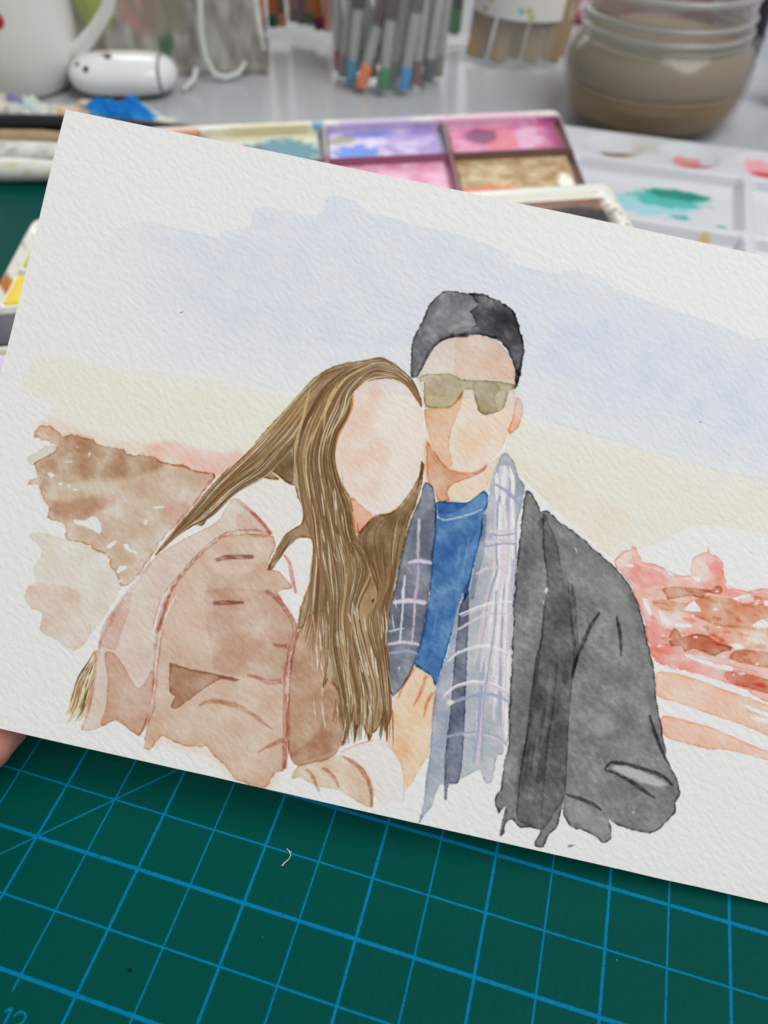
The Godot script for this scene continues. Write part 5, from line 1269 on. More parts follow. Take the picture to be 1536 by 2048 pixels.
	pen([78.0,80.8,79.5,83.9], 0.28, Color8(230, 222, 206), 0.5)
	pen([84.9,80.3,86.4,85.1], 0.2, Color8(98, 70, 44), 0.5)
	pen([91.2,88.7,92.4,90.8], 0.2, Color8(98, 70, 44), 0.5)
	pen([75.2,72.2,76.6,75.1], 0.2, Color8(98, 70, 44), 0.5)
	pen([80.7,79.1,82.1,81.2], 0.2, Color8(98, 70, 44), 0.5)
	pen([82.3,81.4,83.5,83.9], 0.28, Color8(230, 222, 206), 0.5)
	pen([82.4,78.5,83.3,81.3], 0.15, Color8(98, 70, 44), 0.5)
	pen([78.1,72.5,79.6,76.1], 0.2, Color8(98, 70, 44), 0.5)
	pen([76.3,73.2,78.1,78.0], 0.28, Color8(230, 222, 206), 0.5)
	pen([84.2,79.8,86.1,84.9], 0.28, Color8(98, 70, 44), 0.5)
	pen([81.6,85.4,83.0,87.3], 0.2, Color8(230, 222, 206), 0.5)
	pen([81.9,76.7,83.3,79.5], 0.2, Color8(98, 70, 44), 0.5)
	pen([75.2,69.2,76.4,71.5], 0.2, Color8(98, 70, 44), 0.5)
	pen([85.9,83.4,87.5,87.0], 0.2, Color8(98, 70, 44), 0.5)
	pen([79.6,70.0,80.9,72.4], 0.28, Color8(98, 70, 44), 0.5)
	pen([78.9,71.4,80.5,76.1], 0.28, Color8(230, 222, 206), 0.5)
	pen([87.2,83.0,88.5,85.6], 0.15, Color8(98, 70, 44), 0.5)
	pen([79.9,79.5,82.0,84.9], 0.15, Color8(230, 222, 206), 0.5)
	pen([76.2,78.1,78.1,83.0], 0.28, Color8(98, 70, 44), 0.5)
	pen([88.6,85.3,90.4,89.5], 0.2, Color8(98, 70, 44), 0.5)
	pen([85.5,83.4,86.9,85.9], 0.15, Color8(98, 70, 44), 0.5)
	pen([76.0,74.6,77.4,78.7], 0.15, Color8(98, 70, 44), 0.5)
	pen([85.1,79.9,86.0,82.2], 0.2, Color8(98, 70, 44), 0.5)
	pen([82.3,88.5,83.3,92.0], 0.2, Color8(98, 70, 44), 0.5)
	pen([83.0,80.7,84.8,85.1], 0.2, Color8(98, 70, 44), 0.5)
	pen([80.7,87.6,82.5,92.1], 0.15, Color8(98, 70, 44), 0.5)
	pen([83.7,81.0,85.3,84.9], 0.15, Color8(98, 70, 44), 0.5)
	pen([88.2,82.6,89.8,87.6], 0.2, Color8(98, 70, 44), 0.5)
	pen([80.8,79.9,82.1,84.9], 0.2, Color8(98, 70, 44), 0.5)
	pen([84.8,86.7,85.7,89.5], 0.2, Color8(98, 70, 44), 0.5)
	pen([74.3,74.9,76.3,80.1], 0.2, Color8(98, 70, 44), 0.5)
	pen([76.8,72.3,78.0,75.0], 0.2, Color8(98, 70, 44), 0.5)
	pen([86.4,84.1,87.9,86.8], 0.15, Color8(230, 222, 206), 0.5)
	# specks and smudges
	pen([154.8,39.7,155.4,39.7], 0.3, Color8(120, 116, 112), 0.6)
	pen([45.4,15.8,45.6,15.9], 0.3, Color8(120, 116, 112), 0.6)
	pen([36.3,40.4,37.0,39.9], 0.3, Color8(120, 116, 112), 0.6)
	pen([137.5,139.0,137.6,139.0], 0.3, Color8(120, 116, 112), 0.6)
	pen([145.4,136.3,146.7,136.1], 0.3, Color8(120, 116, 112), 0.6)
	pen([145.2,136.7,146.3,136.4], 0.3, Color8(120, 116, 112), 0.6)
	pen([151.8,70.3,151.8,70.3], 0.3, Color8(120, 116, 112), 0.6)
	pen([163.3,124.6,163.4,124.7], 0.3, Color8(120, 116, 112), 0.6)
	pen([111.6,9.0,111.8,9.1], 0.3, Color8(120, 116, 112), 0.6)
	pen([122.6,110.6,122.7,110.7], 0.3, Color8(120, 116, 112), 0.6)
	pen([69.9,81.7,70.0,81.7], 0.3, Color8(120, 116, 112), 0.6)


# ---------------------------------------------------------------- the hand under the sheet
func bone(p: Vector3, a: Vector3, b: Vector3, ra: float, rb: float) -> float:
	var ab := b - a
	var t := clampf((p - a).dot(ab) / ab.length_squared(), 0.0, 1.0)
	return p.distance_to(a + ab * t) - lerpf(ra, rb, t)


func hand():
	# joints in mm: the sheet's corner rests on the fingertips, the palm and forearm are out to the left
	var bones := [
		[Vector3(-104, 12.5, -82.5), Vector3(-91, 14.2, -83.3), 8.0, 7.6], [Vector3(-128, 6, -80), Vector3(-104, 12.5, -82.5), 8.8, 8.0], [Vector3(-165, 6, -76), Vector3(-128, 6, -80), 10.0, 8.8],
		[Vector3(-106, 12, -96), Vector3(-88.2, 13.4, -88.6), 7.4, 6.6], [Vector3(-130, 9, -102), Vector3(-104, 14, -98), 8.6, 7.6], [Vector3(-166, 9, -98), Vector3(-130, 9, -102), 10.0, 8.6],
		[Vector3(-108, 14, -116), Vector3(-92, 20, -113), 7.4, 6.6], [Vector3(-134, 10, -121), Vector3(-108, 14, -116), 8.4, 7.4], [Vector3(-168, 10, -118), Vector3(-134, 10, -121), 9.8, 8.4],
		[Vector3(-120, 13, -134), Vector3(-106, 17, -132), 6.6, 5.8], [Vector3(-142, 10, -138), Vector3(-120, 13, -134), 7.4, 6.6], [Vector3(-172, 10, -134), Vector3(-142, 10, -138), 8.8, 7.4],
		[Vector3(-130, 37, -84), Vector3(-110, 35, -88), 8.6, 7.2], [Vector3(-166, 28, -74), Vector3(-130, 37, -84), 10.5, 8.6], [Vector3(-200, 16, -80), Vector3(-166, 28, -74), 13.0, 10.5],
		[Vector3(-222, 12, -98), Vector3(-165, 8, -78), 14.0, 11.0], [Vector3(-222, 12, -100), Vector3(-166, 10, -98), 14.0, 11.0], [Vector3(-222, 12, -104), Vector3(-168, 11, -117), 14.0, 10.5], [Vector3(-222, 12, -106), Vector3(-172, 11, -132), 13.0, 9.5],
		[Vector3(-262, 18, -98), Vector3(-222, 12, -101), 21.0, 17.0]]
	var cell := 2.6
	var o := Vector3(-284, -10, -152)
	var nx := 80
	var ny := 24
	var nz := 38
	var val := PackedFloat32Array()
	val.resize(nx * ny * nz)
	val.fill(9.0)
	for bn in bones:
		var lo: Vector3 = (bn[0].min(bn[1]) - Vector3.ONE * (maxf(bn[2], bn[3]) + 8.0) - o) / cell
		var hi: Vector3 = (bn[0].max(bn[1]) + Vector3.ONE * (maxf(bn[2], bn[3]) + 8.0) - o) / cell
		for z in range(maxi(0, int(lo.z)), mini(nz, int(hi.z) + 1)):
			for y in range(maxi(0, int(lo.y)), mini(ny, int(hi.y) + 1)):
				for x in range(maxi(0, int(lo.x)), mini(nx, int(hi.x) + 1)):
					var i := (z * ny + y) * nx + x
					var d := bone(o + Vector3(x, y, z) * cell, bn[0], bn[1], bn[2], bn[3])
					var h := clampf(0.5 + 0.5 * (val[i] - d) / 1.2, 0.0, 1.0)
					val[i] = lerpf(val[i], d, h) - 1.2 * h * (1.0 - h)
	var at := {}
	var v := PackedVector3Array()
	var idx := PackedInt32Array()
	for z in nz - 1:
		for y in ny - 1:
			for x in nx - 1:
				var i := (z * ny + y) * nx + x
				var sum := Vector3.ZERO
				var n := 0
				var c := []
				for k in 8:
					c.append(val[i + (k & 1) + ((k >> 1) & 1) * nx + ((k >> 2) & 1) * nx * ny])
				for e in [[0, 1], [2, 3], [4, 5], [6, 7], [0, 2], [1, 3], [4, 6], [5, 7], [0, 4], [1, 5], [2, 6], [3, 7]]:
					var a: float = c[e[0]]
					var b: float = c[e[1]]
					if (a < 0.0) != (b < 0.0):
						var t := a / (a - b)
						var pa := Vector3(e[0] & 1, (e[0] >> 1) & 1, (e[0] >> 2) & 1)
						var pb2 := Vector3(e[1] & 1, (e[1] >> 1) & 1, (e[1] >> 2) & 1)
						sum += pa.lerp(pb2, t)
						n += 1
				if n:
					at[i] = v.size()
					v.append((o + (Vector3(x, y, z) + sum / n) * cell) * 0.001)
	for z in range(1, nz - 1):
		for y in range(1, ny - 1):
			for x in range(1, nx - 1):
				var i := (z * ny + y) * nx + x
				for ax in 3:
					var st: int = [1, nx, nx * ny][ax]
					if (val[i] < 0.0) == (val[i + st] < 0.0):
						continue
					var s1: int = [nx, nx * ny, 1][ax]
					var s2: int = [nx * ny, 1, nx][ax]
					var q := [at[i], at[i - s1], at[i - s1 - s2], at[i - s2]]
					if val[i] < 0.0:
						idx.append_array([q[0], q[2], q[1], q[0], q[3], q[2]])
					else:
						idx.append_array([q[0], q[1], q[2], q[0], q[2], q[3]])
	var m := paint(Color(0.80, 0.55, 0.50), 0.5)
	m.subsurf_scatter_enabled = true
	m.subsurf_scatter_strength = 0.15
	var who := thing("person", "bare fingertips of a hand reaching in under the sheet's lower left corner", "person")
	part("hand", mesh_of(v, idx), m, who)
	var nail := paint(Color(0.83, 0.60, 0.57), 0.25)


	part("thumb_nail", rod([Vector3(-118, 44.0, -86), Vector3(-113, 43.0, -87), Vector3(-107.5, 40.5, -88)], [3.8, 4.8, 3.0], 12, 0.35), nail, who)


# ---------------------------------------------------------------- trays in relief: height and colour over a grid
func dip(x: float, a: float, b: float, s: float) -> float:     # 1 inside a..b, falling to 0 over s outside
	return smoothstep(a - s, a, x) * (1.0 - smoothstep(b, b + s, x))


func spot(x: float, y: float, cx: float, cy: float, rx: float, ry: float, ragged := 0.35) -> float:
	var d := Vector2((x - cx) / rx, (y - cy) / ry).length()
	d += ragged * (noise2(x * 0.13 + cx, y * 0.13 + cy) + 0.5 * noise2(x * 0.4, y * 0.4))
	return 1.0 - smoothstep(0.75, 1.1, d)


func height(kind: String, x: float, y: float) -> float:
	match kind:
		"lid":
			var well := 0.0
			for c in range(-1, 3):
				for r in 2:
					well = maxf(well, dip(x, c * 65.5 + 1.8, c * 65.5 + 63.8, 1.0) * dip(y, [7.0, 38.6][r], [36.0, 73.5][r], 1.0))
			return 5.5 - 4.0 * well
		"palette":
			var h := 9.0
			for c in 5:
				var d := Vector2(x - 38.4 - 41.0 * c, (y - 22.0)).length() / 17.0
				if d < 1.0:
					h = minf(h, 9.0 - 3.6 * (1.0 - d * d) ** 0.8)
			for c in 2:
				for r in 2:
					h -= 6.0 * dip(x, 24.0 + 91.0 * c, 105.0 + 91.0 * c, 3.5) * dip(y, 45.0 + 67.0 * r, 100.0 + 67.0 * r, 4.0)
			return h
		"tray":
			return 14.0 - 1.6 * dip(x, 5.0, 258.0, 3.0) * dip(y, 9.0, 13.0, 2.0) - lerpf(8.5, 1.5, smoothstep(60.0, 170.0, x)) * dip(x, 3.6, 260.0, 1.5) * dip(y, 16.5, 132.0, 2.0)
		"tissue":
			var e := minf(minf(x / 9.0, (118.0 - x) / 26.0), minf(y / 7.0, (30.0 - y) / 6.0))
			var top := 13.0 - 5.0 * exp(-pow((x - 52.0) / 16.0, 2.0)) + 4.0 * noise2(x * 0.05, y * 0.09) + 2.2 * noise2(x * 0.14 + 9.0, y * 0.2)
			return maxf(0.25, top * smoothstep(0.0, 1.0, e))
		"bag":
			var e := minf(minf(x / 24.0, (165.0 - x) / 14.0), minf(y / 26.0, (79.0 - y) / 34.0))
			return maxf(0.3, (72.0 + 9.0 * noise2(x * 0.022, y * 0.03) + 7.0 * absf(noise2(x * 0.05 + y * 0.03, 4.0)) + 3.0 * noise2(x * 0.13, y * 0.13)) * pow(smoothstep(-0.12, 1.0, e), 0.75))
	return 0.0


func shade(kind: String, x: float, y: float) -> Color:
	var n := 0.5 + 0.5 * noise2(x * 0.07, y * 0.09)
	var n2 := 0.5 + 0.5 * noise2(x * 0.2 + 30.0, y * 0.25)
	var c := Color8(214, 214, 214)
	match kind:
		"lid":
			c = Color8(226, 224, 212)
			var ci := int(floor(x / 65.5))
			var ri := 0 if y < 37.2 else 1
			var lx := x - ci * 65.5
			var inside := dip(lx, 1.8, 64.0, 0.8) * dip(y, [6.5, 38.4][ri], [36.4, 73.6][ri], 0.8)
			var w := c
			if ci == -1:
				w = Color8(236, 226, 206).lerp(Color8(226, 150, 108), spot(x, y, -14, 10, 16, 9))
			elif ci == 0 and ri == 0:
				w = Color8(226, 222, 198).lerp(Color8(52, 124, 142), spot(x, y, 40, 25, 25, 14, 0.2))
				w = w.lerp(Color8(40, 84, 96), spot(x, y, 24, 24, 9, 9) * 0.8)
			elif ci == 1 and ri == 0:
				w = Color8(222, 212, 236).lerp(Color8(158, 134, 204), clampf(n * 1.5 - 0.25 + (lx - 30.0) * 0.012, 0.0, 1.0))
				w = w.lerp(Color8(74, 126, 222), spot(x, y, 82, 27, 12, 7) * 0.95)
				w = w.lerp(Color8(120, 130, 216), spot(x, y, 90, 10, 14, 4) * 0.8)
				w = w.lerp(Color8(156, 148, 136), spot(x, y, 74, 15, 9, 4) * 0.9)
			elif ci == 2 and ri == 0:
				w = Color8(226, 154, 186).lerp(Color8(204, 100, 148), clampf(n * 1.6 - 0.3, 0.0, 1.0))
				w = w.lerp(Color8(222, 112, 124), spot(x, y, 160, 20, 10, 14) * 0.7)
				w = w.lerp(Color8(120, 34, 96), spot(x, y, 151, 17, 10, 7, 0.2))
				w = w.lerp(Color8(226, 190, 212), spot(x, y, 176, 20, 7, 12) * 0.7)
				w = w.lerp(Color8(150, 52, 110), smoothstep(182.0, 192.0, x) * 0.8)
			elif ci == 1 and ri == 1:
				w = Color8(236, 182, 206).lerp(Color8(214, 122, 160), clampf(n * 1.6 - 0.45, 0.0, 1.0))
			elif ci == 2 and ri == 1:
				w = Color8(224, 208, 172).lerp(Color8(164, 128, 84), clampf(n * 1.3 + 0.5 * n2 - 0.3, 0.0, 1.0))
				w = w.lerp(Color8(226, 120, 72), spot(x, y, 146, 68, 18, 7))
				w = w.lerp(Color8(250, 248, 240), spot(x, y, 188, 62, 4, 9))
			c = c.lerp(w, inside)
			# darker bands along the dividers and their corners, tinted by well
			var groove := dip(lx, 62.2, 64.6, 0.9) + dip(lx, -1.0, 2.2, 0.8) * 0.7
			if ri == 1 or y > 34.0:
				groove = maxf(groove, dip(y, 35.2, 38.6, 0.6))
			var band_tint := Color8(94, 62, 54) if ci == 2 else Color8(136, 66, 98) if ri == 1 or y > 33.0 else Color8(112, 104, 116)
			c = c.lerp(band_tint, clampf(groove * smoothstep(5.0, 9.0, y) * (1.0 - smoothstep(73.0, 75.0, y)), 0.0, 1.0) * 0.85)
			# smears over the far rim
			if y < 8.0:
				c = c.lerp(Color8(188, 170, 216), spot(x, y, 96, 5, 24, 5) * 0.8)
				c = c.lerp(Color8(222, 172, 204), spot(x, y, 155, 5, 30, 4) * 0.8)
				c = c.lerp(Color8(206, 198, 150), spot(x, y, 35, 6, 26, 4) * 0.8)
				c = c.lerp(Color8(110, 164, 194), spot(x, y, 62, 4, 4, 3))
				c = c.lerp(Color8(226, 170, 130), spot(x, y, -12, 6, 12, 4) * 0.8)
		"palette":
			c = Color8(208, 209, 215)
			c = c.lerp(Color8(148, 206, 218), spot(x, y, 61, 77, 24, 12) * 0.85)
			c = c.lerp(Color8(64, 176, 170), spot(x, y, 72, 68, 20, 9) * 0.9)
			c = c.lerp(Color8(0, 132, 118), spot(x, y, 77, 60, 17, 6, 0.2))
			c = c.lerp(Color8(70, 156, 170), spot(x, y, 80, 86, 5, 2.5) * 0.9)
			c = c.lerp(Color8(30, 150, 150), spot(x, y, 99, 92, 3.0, 3.5))
			c = c.lerp(Color8(128, 100, 54), spot(x, y, 42, 27, 10, 4, 0.15))
			c = c.lerp(Color8(196, 192, 180), spot(x, y, 56, 20, 9, 7) * 0.6)
			c = c.lerp(Color8(222, 136, 136), spot(x, y, 79, 24, 9, 8) * 0.9)
			c = c.lerp(Color8(186, 72, 72), spot(x, y, 84, 30, 9, 4, 0.15))
			c = c.lerp(Color8(238, 150, 160), spot(x, y, 117, 18, 9, 9) * 0.8)
			c = c.lerp(Color8(216, 44, 66), spot(x, y, 124, 27, 13, 6, 0.15))
			c = c.lerp(Color8(206, 186, 120), spot(x, y, 91, 112, 3, 3))
			c = c.lerp(Color8(206, 200, 186), spot(x, y, 128, 75, 7, 8) * 0.6)
		"tray":
			c = Color8(230, 228, 220)
			var floor_ := dip(x, 4.5, 259.0, 1.0) * dip(y, 21.0, 132.0, 1.0)
			if x > 150.0:
				c = c.lerp(Color8(130, 92, 72), dip(y, 15.5, 140.0, 2.0) * smoothstep(178.0, 215.0, x + 9.0 * noise2(x * 0.2, y * 0.2)) * (1.0 - smoothstep(259.0, 263.0, x + 2.0 * n2)) * 0.9)
				c = c.lerp(Color8(38, 34, 36), spot(x, y, 243, 31, 19, 12, 0.15))
				c = c.lerp(Color8(110, 84, 70), (1.0 if n2 > 0.72 and x > 250.0 and y > 12.0 else 0.0) * 0.8)
				c = c.lerp(Color8(222, 214, 198), dip(y, 10.0, 12.0, 2.0) * 0.5)
			else:
				c = c.lerp(Color8(204, 186, 140), floor_ * 0.6 * n2)
				c = c.lerp(Color8(186, 110, 40), spot(x, y, 4, 54, 5, 5) * 0.9)
				c = c.lerp(Color8(150, 150, 140), (1.0 if n2 > 0.72 and x < 4.0 and y > 20.0 else 0.0) * 0.6)
		"tissue":
			c = Color8(222, 219, 210)
			c = c.lerp(Color8(206, 198, 168), clampf(n * 1.5 - 0.6, 0.0, 1.0))
			c = c.lerp(Color8(190, 214, 222), spot(x, y, 36, 16, 9, 8) * 0.6)
			c = c.lerp(Color8(232, 200, 160), dip(x, 55.0, 76.0, 3.0) * smoothstep(8.0, 12.0, y))
			c = c.lerp(Color8(0, 118, 200), spot(x, y, 90, 17, 22, 14, 0.3))
			c = c.lerp(Color8(60, 160, 215), spot(x, y, 4, 24, 7, 5))
			c = c.lerp(Color8(110, 100, 170), spot(x, y, 26, 12, 5, 3) * 0.8)
			c = c.lerp(Color8(120, 116, 104), smoothstep(26.0, 30.0, y) * (1.0 if n > 0.4 else 0.0) * 0.5)
		"bag":
			c = Color8(168, 168, 162).lerp(Color8(122, 114, 108), clampf(n * 1.7 - 0.4, 0.0, 1.0))
			c = c.lerp(Color8(140, 158, 84), spot(x, y, 58, 66, 13, 5) * 0.9)
			c = c.lerp(Color8(60, 96, 62), spot(x, y, 101, 73, 5, 3) * 0.8)
			c = c.lerp(Color8(174, 122, 120), spot(x, y, 84, 66, 14, 5) * 0.7)
			c = c.lerp(Color8(128, 124, 110), spot(x, y, 100, 67, 20, 5) * 0.7)
			c = c.lerp(Color8(120, 150, 90), spot(x, y, 22, 62, 10, 5) * 0.7)
	return c


# a solid block whose top follows height(); nx by nz cells, its sides going down to y = base
func relief(kind: String, x0: float, y0: float, w: float, d: float, nx: int, nz: int, base := 0.0) -> ArrayMesh:
	var v := PackedVector3Array()
	var col := PackedColorArray()
	var idx := PackedInt32Array()
	for j in nz + 1:
		for i in nx + 1:
			var x := x0 + w * i / nx
			var y := y0 + d * j / nz
			var h := height(kind, x, y)
			var edge := minf(minf(x - x0, x0 + w - x), minf(y - y0, y0 + d - y))
			if kind == "lid" or kind == "palette" or kind == "tray":
				h -= 1.3 * (1.0 - smoothstep(0.0, 1.6, edge))
				var cx := maxf(maxf(x0 + 5.0 - x, x - (x0 + w - 5.0)), 0.0)      # rounded corners in plan
				var cy := maxf(maxf(y0 + 5.0 - y, y - (y0 + d - 5.0)), 0.0)
				if cx > 0.0 and cy > 0.0:
					var l := Vector2(cx, cy).length()
					var big := maxf(cx, cy)
					x += (cx * big / l - cx) * (-1.0 if x < x0 + w / 2 else 1.0)
					y += (cy * big / l - cy) * (-1.0 if y < y0 + d / 2 else 1.0)
			v.append(mm(x, h, y))
			col.append(shade(kind, x, y))
	for j in nz:
		for i in nx:
			var p := j * (nx + 1) + i
			idx.append_array([p, p + 1, p + nx + 2, p, p + nx + 2, p + nx + 1])
	var rim := []
	for i in nx:
		rim.append(i)
	for j in nz:
		rim.append(j * (nx + 1) + nx)
	for i in nx:
		rim.append(nz * (nx + 1) + nx - i)
	for j in nz:
		rim.append((nz - j) * (nx + 1))
	var first := v.size()
	for q in rim:
		var p := v[q]
		v.append(p)
		v.append(Vector3(p.x, base * 0.001, p.z))
		col.append(col[q])
		col.append(col[q])
	for q in rim.size():
		var a: int = first + q * 2
		var b: int = first + (q + 1) % rim.size() * 2
		idx.append_array([a, a + 1, b + 1, a, b + 1, b])
	return mesh_of(v, idx, col)


func paint_box():
	var o := thing("paint_box", "open folding watercolour box, its stained white mixing lid tilted up behind the sheet", "paint box")
	var enamel := tinted(0.28)
	var u := Vector3(0.994, 0.025, -0.103).normalized()
	var w := Vector3(0.106, -0.175, 0.979)
	w = (w - u * w.dot(u)).normalized()
	var lid := part("mixing_lid", relief("lid", -68.0, 0.0, 264.5, 77.0, 264, 96, -6.0), enamel, o)
	lid.transform = Transform3D(Basis(u, w.cross(u), w).scaled(Vector3.ONE * 0.965), mm(-99.5, 23.8 - 5.3, -427.4))
	var tl := mm(-164, 12, -342)
	var a := (mm(102, 26, -362) - tl).normalized()
	var b := Vector3(-a.z, 0.0, a.x)
	b = (b - a * b.dot(a)).normalized()
	var frame := Transform3D(Basis(a, b.cross(a), b), tl - Vector3(0, 0.014, 0))
	var tray := part("pan_tray", relief("tray", 0.0, 0.0, 267.0, 136.0, 178, 90), enamel, o)
	tray.transform = frame
	var cup := slab(18, 7.0, 25, 1.6, 0.5)
	var cake := slab(16, 2.4, 22.5, 2.0, 0.8)
	var white := paint(Color(0.93, 0.93, 0.90), 0.3)
	var colors := [[Color8(196, 188, 92), Color8(236, 204, 0), Color8(38, 44, 58), Color8(206, 190, 214)], [Color8(206, 120, 40), Color8(188, 60, 40), Color8(70, 92, 60), Color8(40, 70, 130)]]
	for c in 2:
		for r in 4:
			var pan := part("paint_pan", cup, white, o)
			pan.transform = frame * Transform3D(Basis(), mm(14.2 + 20.0 * c, 6.2, 34.5 + 29.0 * r - 1.0))
			pan.set_meta("label", "small white pan holding a %s paint cake" % [["pale olive", "bright yellow", "near black", "lilac"], ["orange", "rust red", "dull green", "deep blue"]][c][r])
			part("paint_cake", cake, paint(colors[c][r], 0.45), pan, mm(0, 5.4, 0))


func mixing_palette():
	var o := thing("mixing_palette", "white plastic palette with round and square wells holding teal and red paint", "palette", mm(104, 0, -477))
	o.rotation.y = -atan2(31.0, 105.0)
	part("well_plate", relief("palette", 0.0, 0.0, 208.0, 186.0, 208, 186, 0.0), tinted(0.22), o, mm(-12, 0, 0))


# ---------------------------------------------------------------- the jars behind
func water_jar():
	var o := thing("water_jar", "wide round glass jar half full of murky brown rinsing water", "jar", mm(160, -3, -526))
	var g := glass(0.2, Color(0.56, 0.53, 0.48), 0.06)
	g.metallic_specular = 0.3
	part("jar_glass", lathe([0, 3, 38, 0, 48, 2, 53, 9, 55.5, 18, 56.4, 28, 56.2, 36, 53.4, 42, 49.2, 47, 46.9, 49, 46.5, 50.5, 48.6, 51.5, 49, 53, 48.6, 54.5, 47, 55.5, 47, 58, 48.4, 59, 48.6, 60.5, 47.6, 62, 47, 66, 48.6, 70, 49, 72, 48.4, 73.6, 46.6, 73.6, 45.6, 72, 45.2, 66, 45, 50, 47.6, 46.2, 51.8, 41.2, 53.9, 36, 54.2, 30, 53.4, 18, 50.4, 10, 46, 5, 38, 4, 0, 4.5], 72, false), g, o)
	var low := paint(Color(0.69, 0.56, 0.34), 0.35)
	low.subsurf_scatter_enabled = true
	low.subsurf_scatter_strength = 0.5
	part("settled_water", lathe([0, 4.8, 37, 4.4, 45.5, 5.6, 49.8, 10.4, 52.4, 18, 52.8, 21.6, 52.0, 21.9, 0, 22.0], 72, false), low, o)
	part("middle_water", lathe([0, 22.2, 52.0, 22.1, 52.9, 22.4, 53.1, 25.6, 52.0, 26.0, 0, 26.1], 72, false), paint(Color(0.675, 0.575, 0.40), 0.4), o)
	# thick screw threads and lip of the neck, greyer where the glass piles up
	var thick := glass(0.5, Color(0.70, 0.70, 0.68), 0.1)
	for ring in [[47.4, 48.6, 1.3], [48.6, 53.0, 1.5], [48.2, 59.8, 1.4], [48.2, 72.2, 1.9]]:
		var prof := []
		for k in 11:
			var w := TAU * k / 10.0
			prof.append_array([ring[0] + cos(w) * ring[2], ring[1] + sin(w) * ring[2]])
		part("neck_ring", lathe(prof, 72, false), thick, o)
	part("cloudy_water", lathe([0, 26.3, 51.9, 26.1, 53.3, 26.8, 53.8, 31, 53.4, 36, 51.2, 41, 48.6, 44.4, 47.6, 44.9, 0, 44.6], 72, false), paint(Color(0.665, 0.61, 0.53), 0.4), o)
	part("dried_film", lathe([47.0, 46, 45.0, 50, 45.0, 62], 72, false), glass(0.4, Color(0.66, 0.63, 0.60), 0.24), o)


func container(called: String, label: String, at: Vector3, r: float, h: float, wall := 1.5, bottom := 4.0, alpha := 0.1) -> Node3D:
	var o := thing(called, label, "glass", at)
	var wall_glass := glass(alpha)
	wall_glass.metallic_specular = 0.25
	part("glass_wall", lathe([0, 0.2, r - 1.5, 0, r, 1.5, r, h - 1, r - wall * 0.5, h, r - wall, h - 1, r - wall, bottom + 1.5, r - wall - 1.5, bottom, 0, bottom], 56, false), wall_glass, o)
	return o


func pen_cup():
	container("pen_cup", "clear plastic cup crammed with gel pens, middle of the back row", mm(-5, -3, -589), 40.5, 96.0, 1.4, 1.4, 0.05)
	var list := [
		[-37, -589, -38, -600, Color8(150, 60, 66), Color8(96, 60, 66), 44, "dull red"], [-28.5, -566, -24, -580, Color8(50, 130, 170), Color8(46, 58, 56), 41, "steel blue"], [-21.5, -557.5, -10, -574, Color8(236, 124, 62), Color8(80, 48, 58), 34, "orange"],
		[-7, -554, -3, -566, Color8(48, 128, 82), Color8(70, 56, 60), 39, "green"], [6.5, -556, 12, -566, Color8(30, 140, 200), Color8(80, 84, 88), 43, "bright blue"], [14.5, -567, 18, -584, Color8(110, 66, 64), Color8(96, 96, 96), 48, "dark red"],
		[22.5, -570, 27, -590, Color8(52, 58, 64), Color8(90, 92, 96), 47, "charcoal"], [-14, -578, -18, -594, Color8(88, 74, 64), Color8(84, 70, 70), 50, "brown"], [-30, -600, -30, -612, Color8(70, 60, 60), Color8(60, 50, 52), 30, "grey brown"], [12, -604, 8, -616, Color8(70, 70, 70), Color8(50, 56, 56), 34, "slate"], [28, -592, 30, -604, Color8(80, 66, 60), Color8(70, 50, 52), 30, "umber"], [-8, -606, -10, -616, Color8(66, 62, 60), Color8(60, 44, 50), 26, "plum"], [-34, -578, -30, -590, Color8(120, 110, 106), Color8(84, 80, 82), 44, "pale grey"], [-20, -570, -12, -586, Color8(104, 96, 90), Color8(70, 74, 78), 52, "taupe"], [-1, -566, 4, -580, Color8(112, 108, 104), Color8(88, 90, 92), 56, "mid grey"], [10, -572, 15, -588, Color8(96, 92, 90), Color8(66, 66, 72), 46, "dim grey"], [30, -582, 33, -596, Color8(120, 112, 104), Color8(92, 88, 84), 52, "beige"], [-24, -592, -22, -604, Color8(100, 92, 96), Color8(80, 60, 72), 40, "mauve"], [20, -604, 22, -616, Color8(112, 104, 100), Color8(74, 76, 76), 44, "stone"], [-2, -596, 2, -612, Color8(90, 86, 90), Color8(60, 64, 70), 42, "lead grey"], [2, -580, 10, -600, Color8(74, 72, 58), Color8(76, 76, 70), 47, "olive"]]
	var shell := paint(Color(0.64, 0.645, 0.64), 0.3)
	for p in list:
		var o := thing("gel_pen", "clear gel pen with a %s end cap standing in the plastic cup" % p[7], "pen", mm(p[0], 0.3, p[1]), "gel pens in the plastic cup")
		var axis := Vector3((p[2] - p[0]) * 1.7, 60.0, p[3] - p[1]) / 60.0
		part("end_cap", rod([Vector3.ZERO, axis * 1.0, axis * 13.0], [3.0, 3.7, 3.8], 16), paint(p[4], 0.35), o)
		part("barrel", rod([axis * 13.0, axis * p[6]], [3.5, 3.5], 16), shell, o)
		part("grip", rod([axis * p[6], axis * 120.0, axis * 132.0], [4.1, 4.1, 2.4], 16), paint(p[5], 0.4), o)


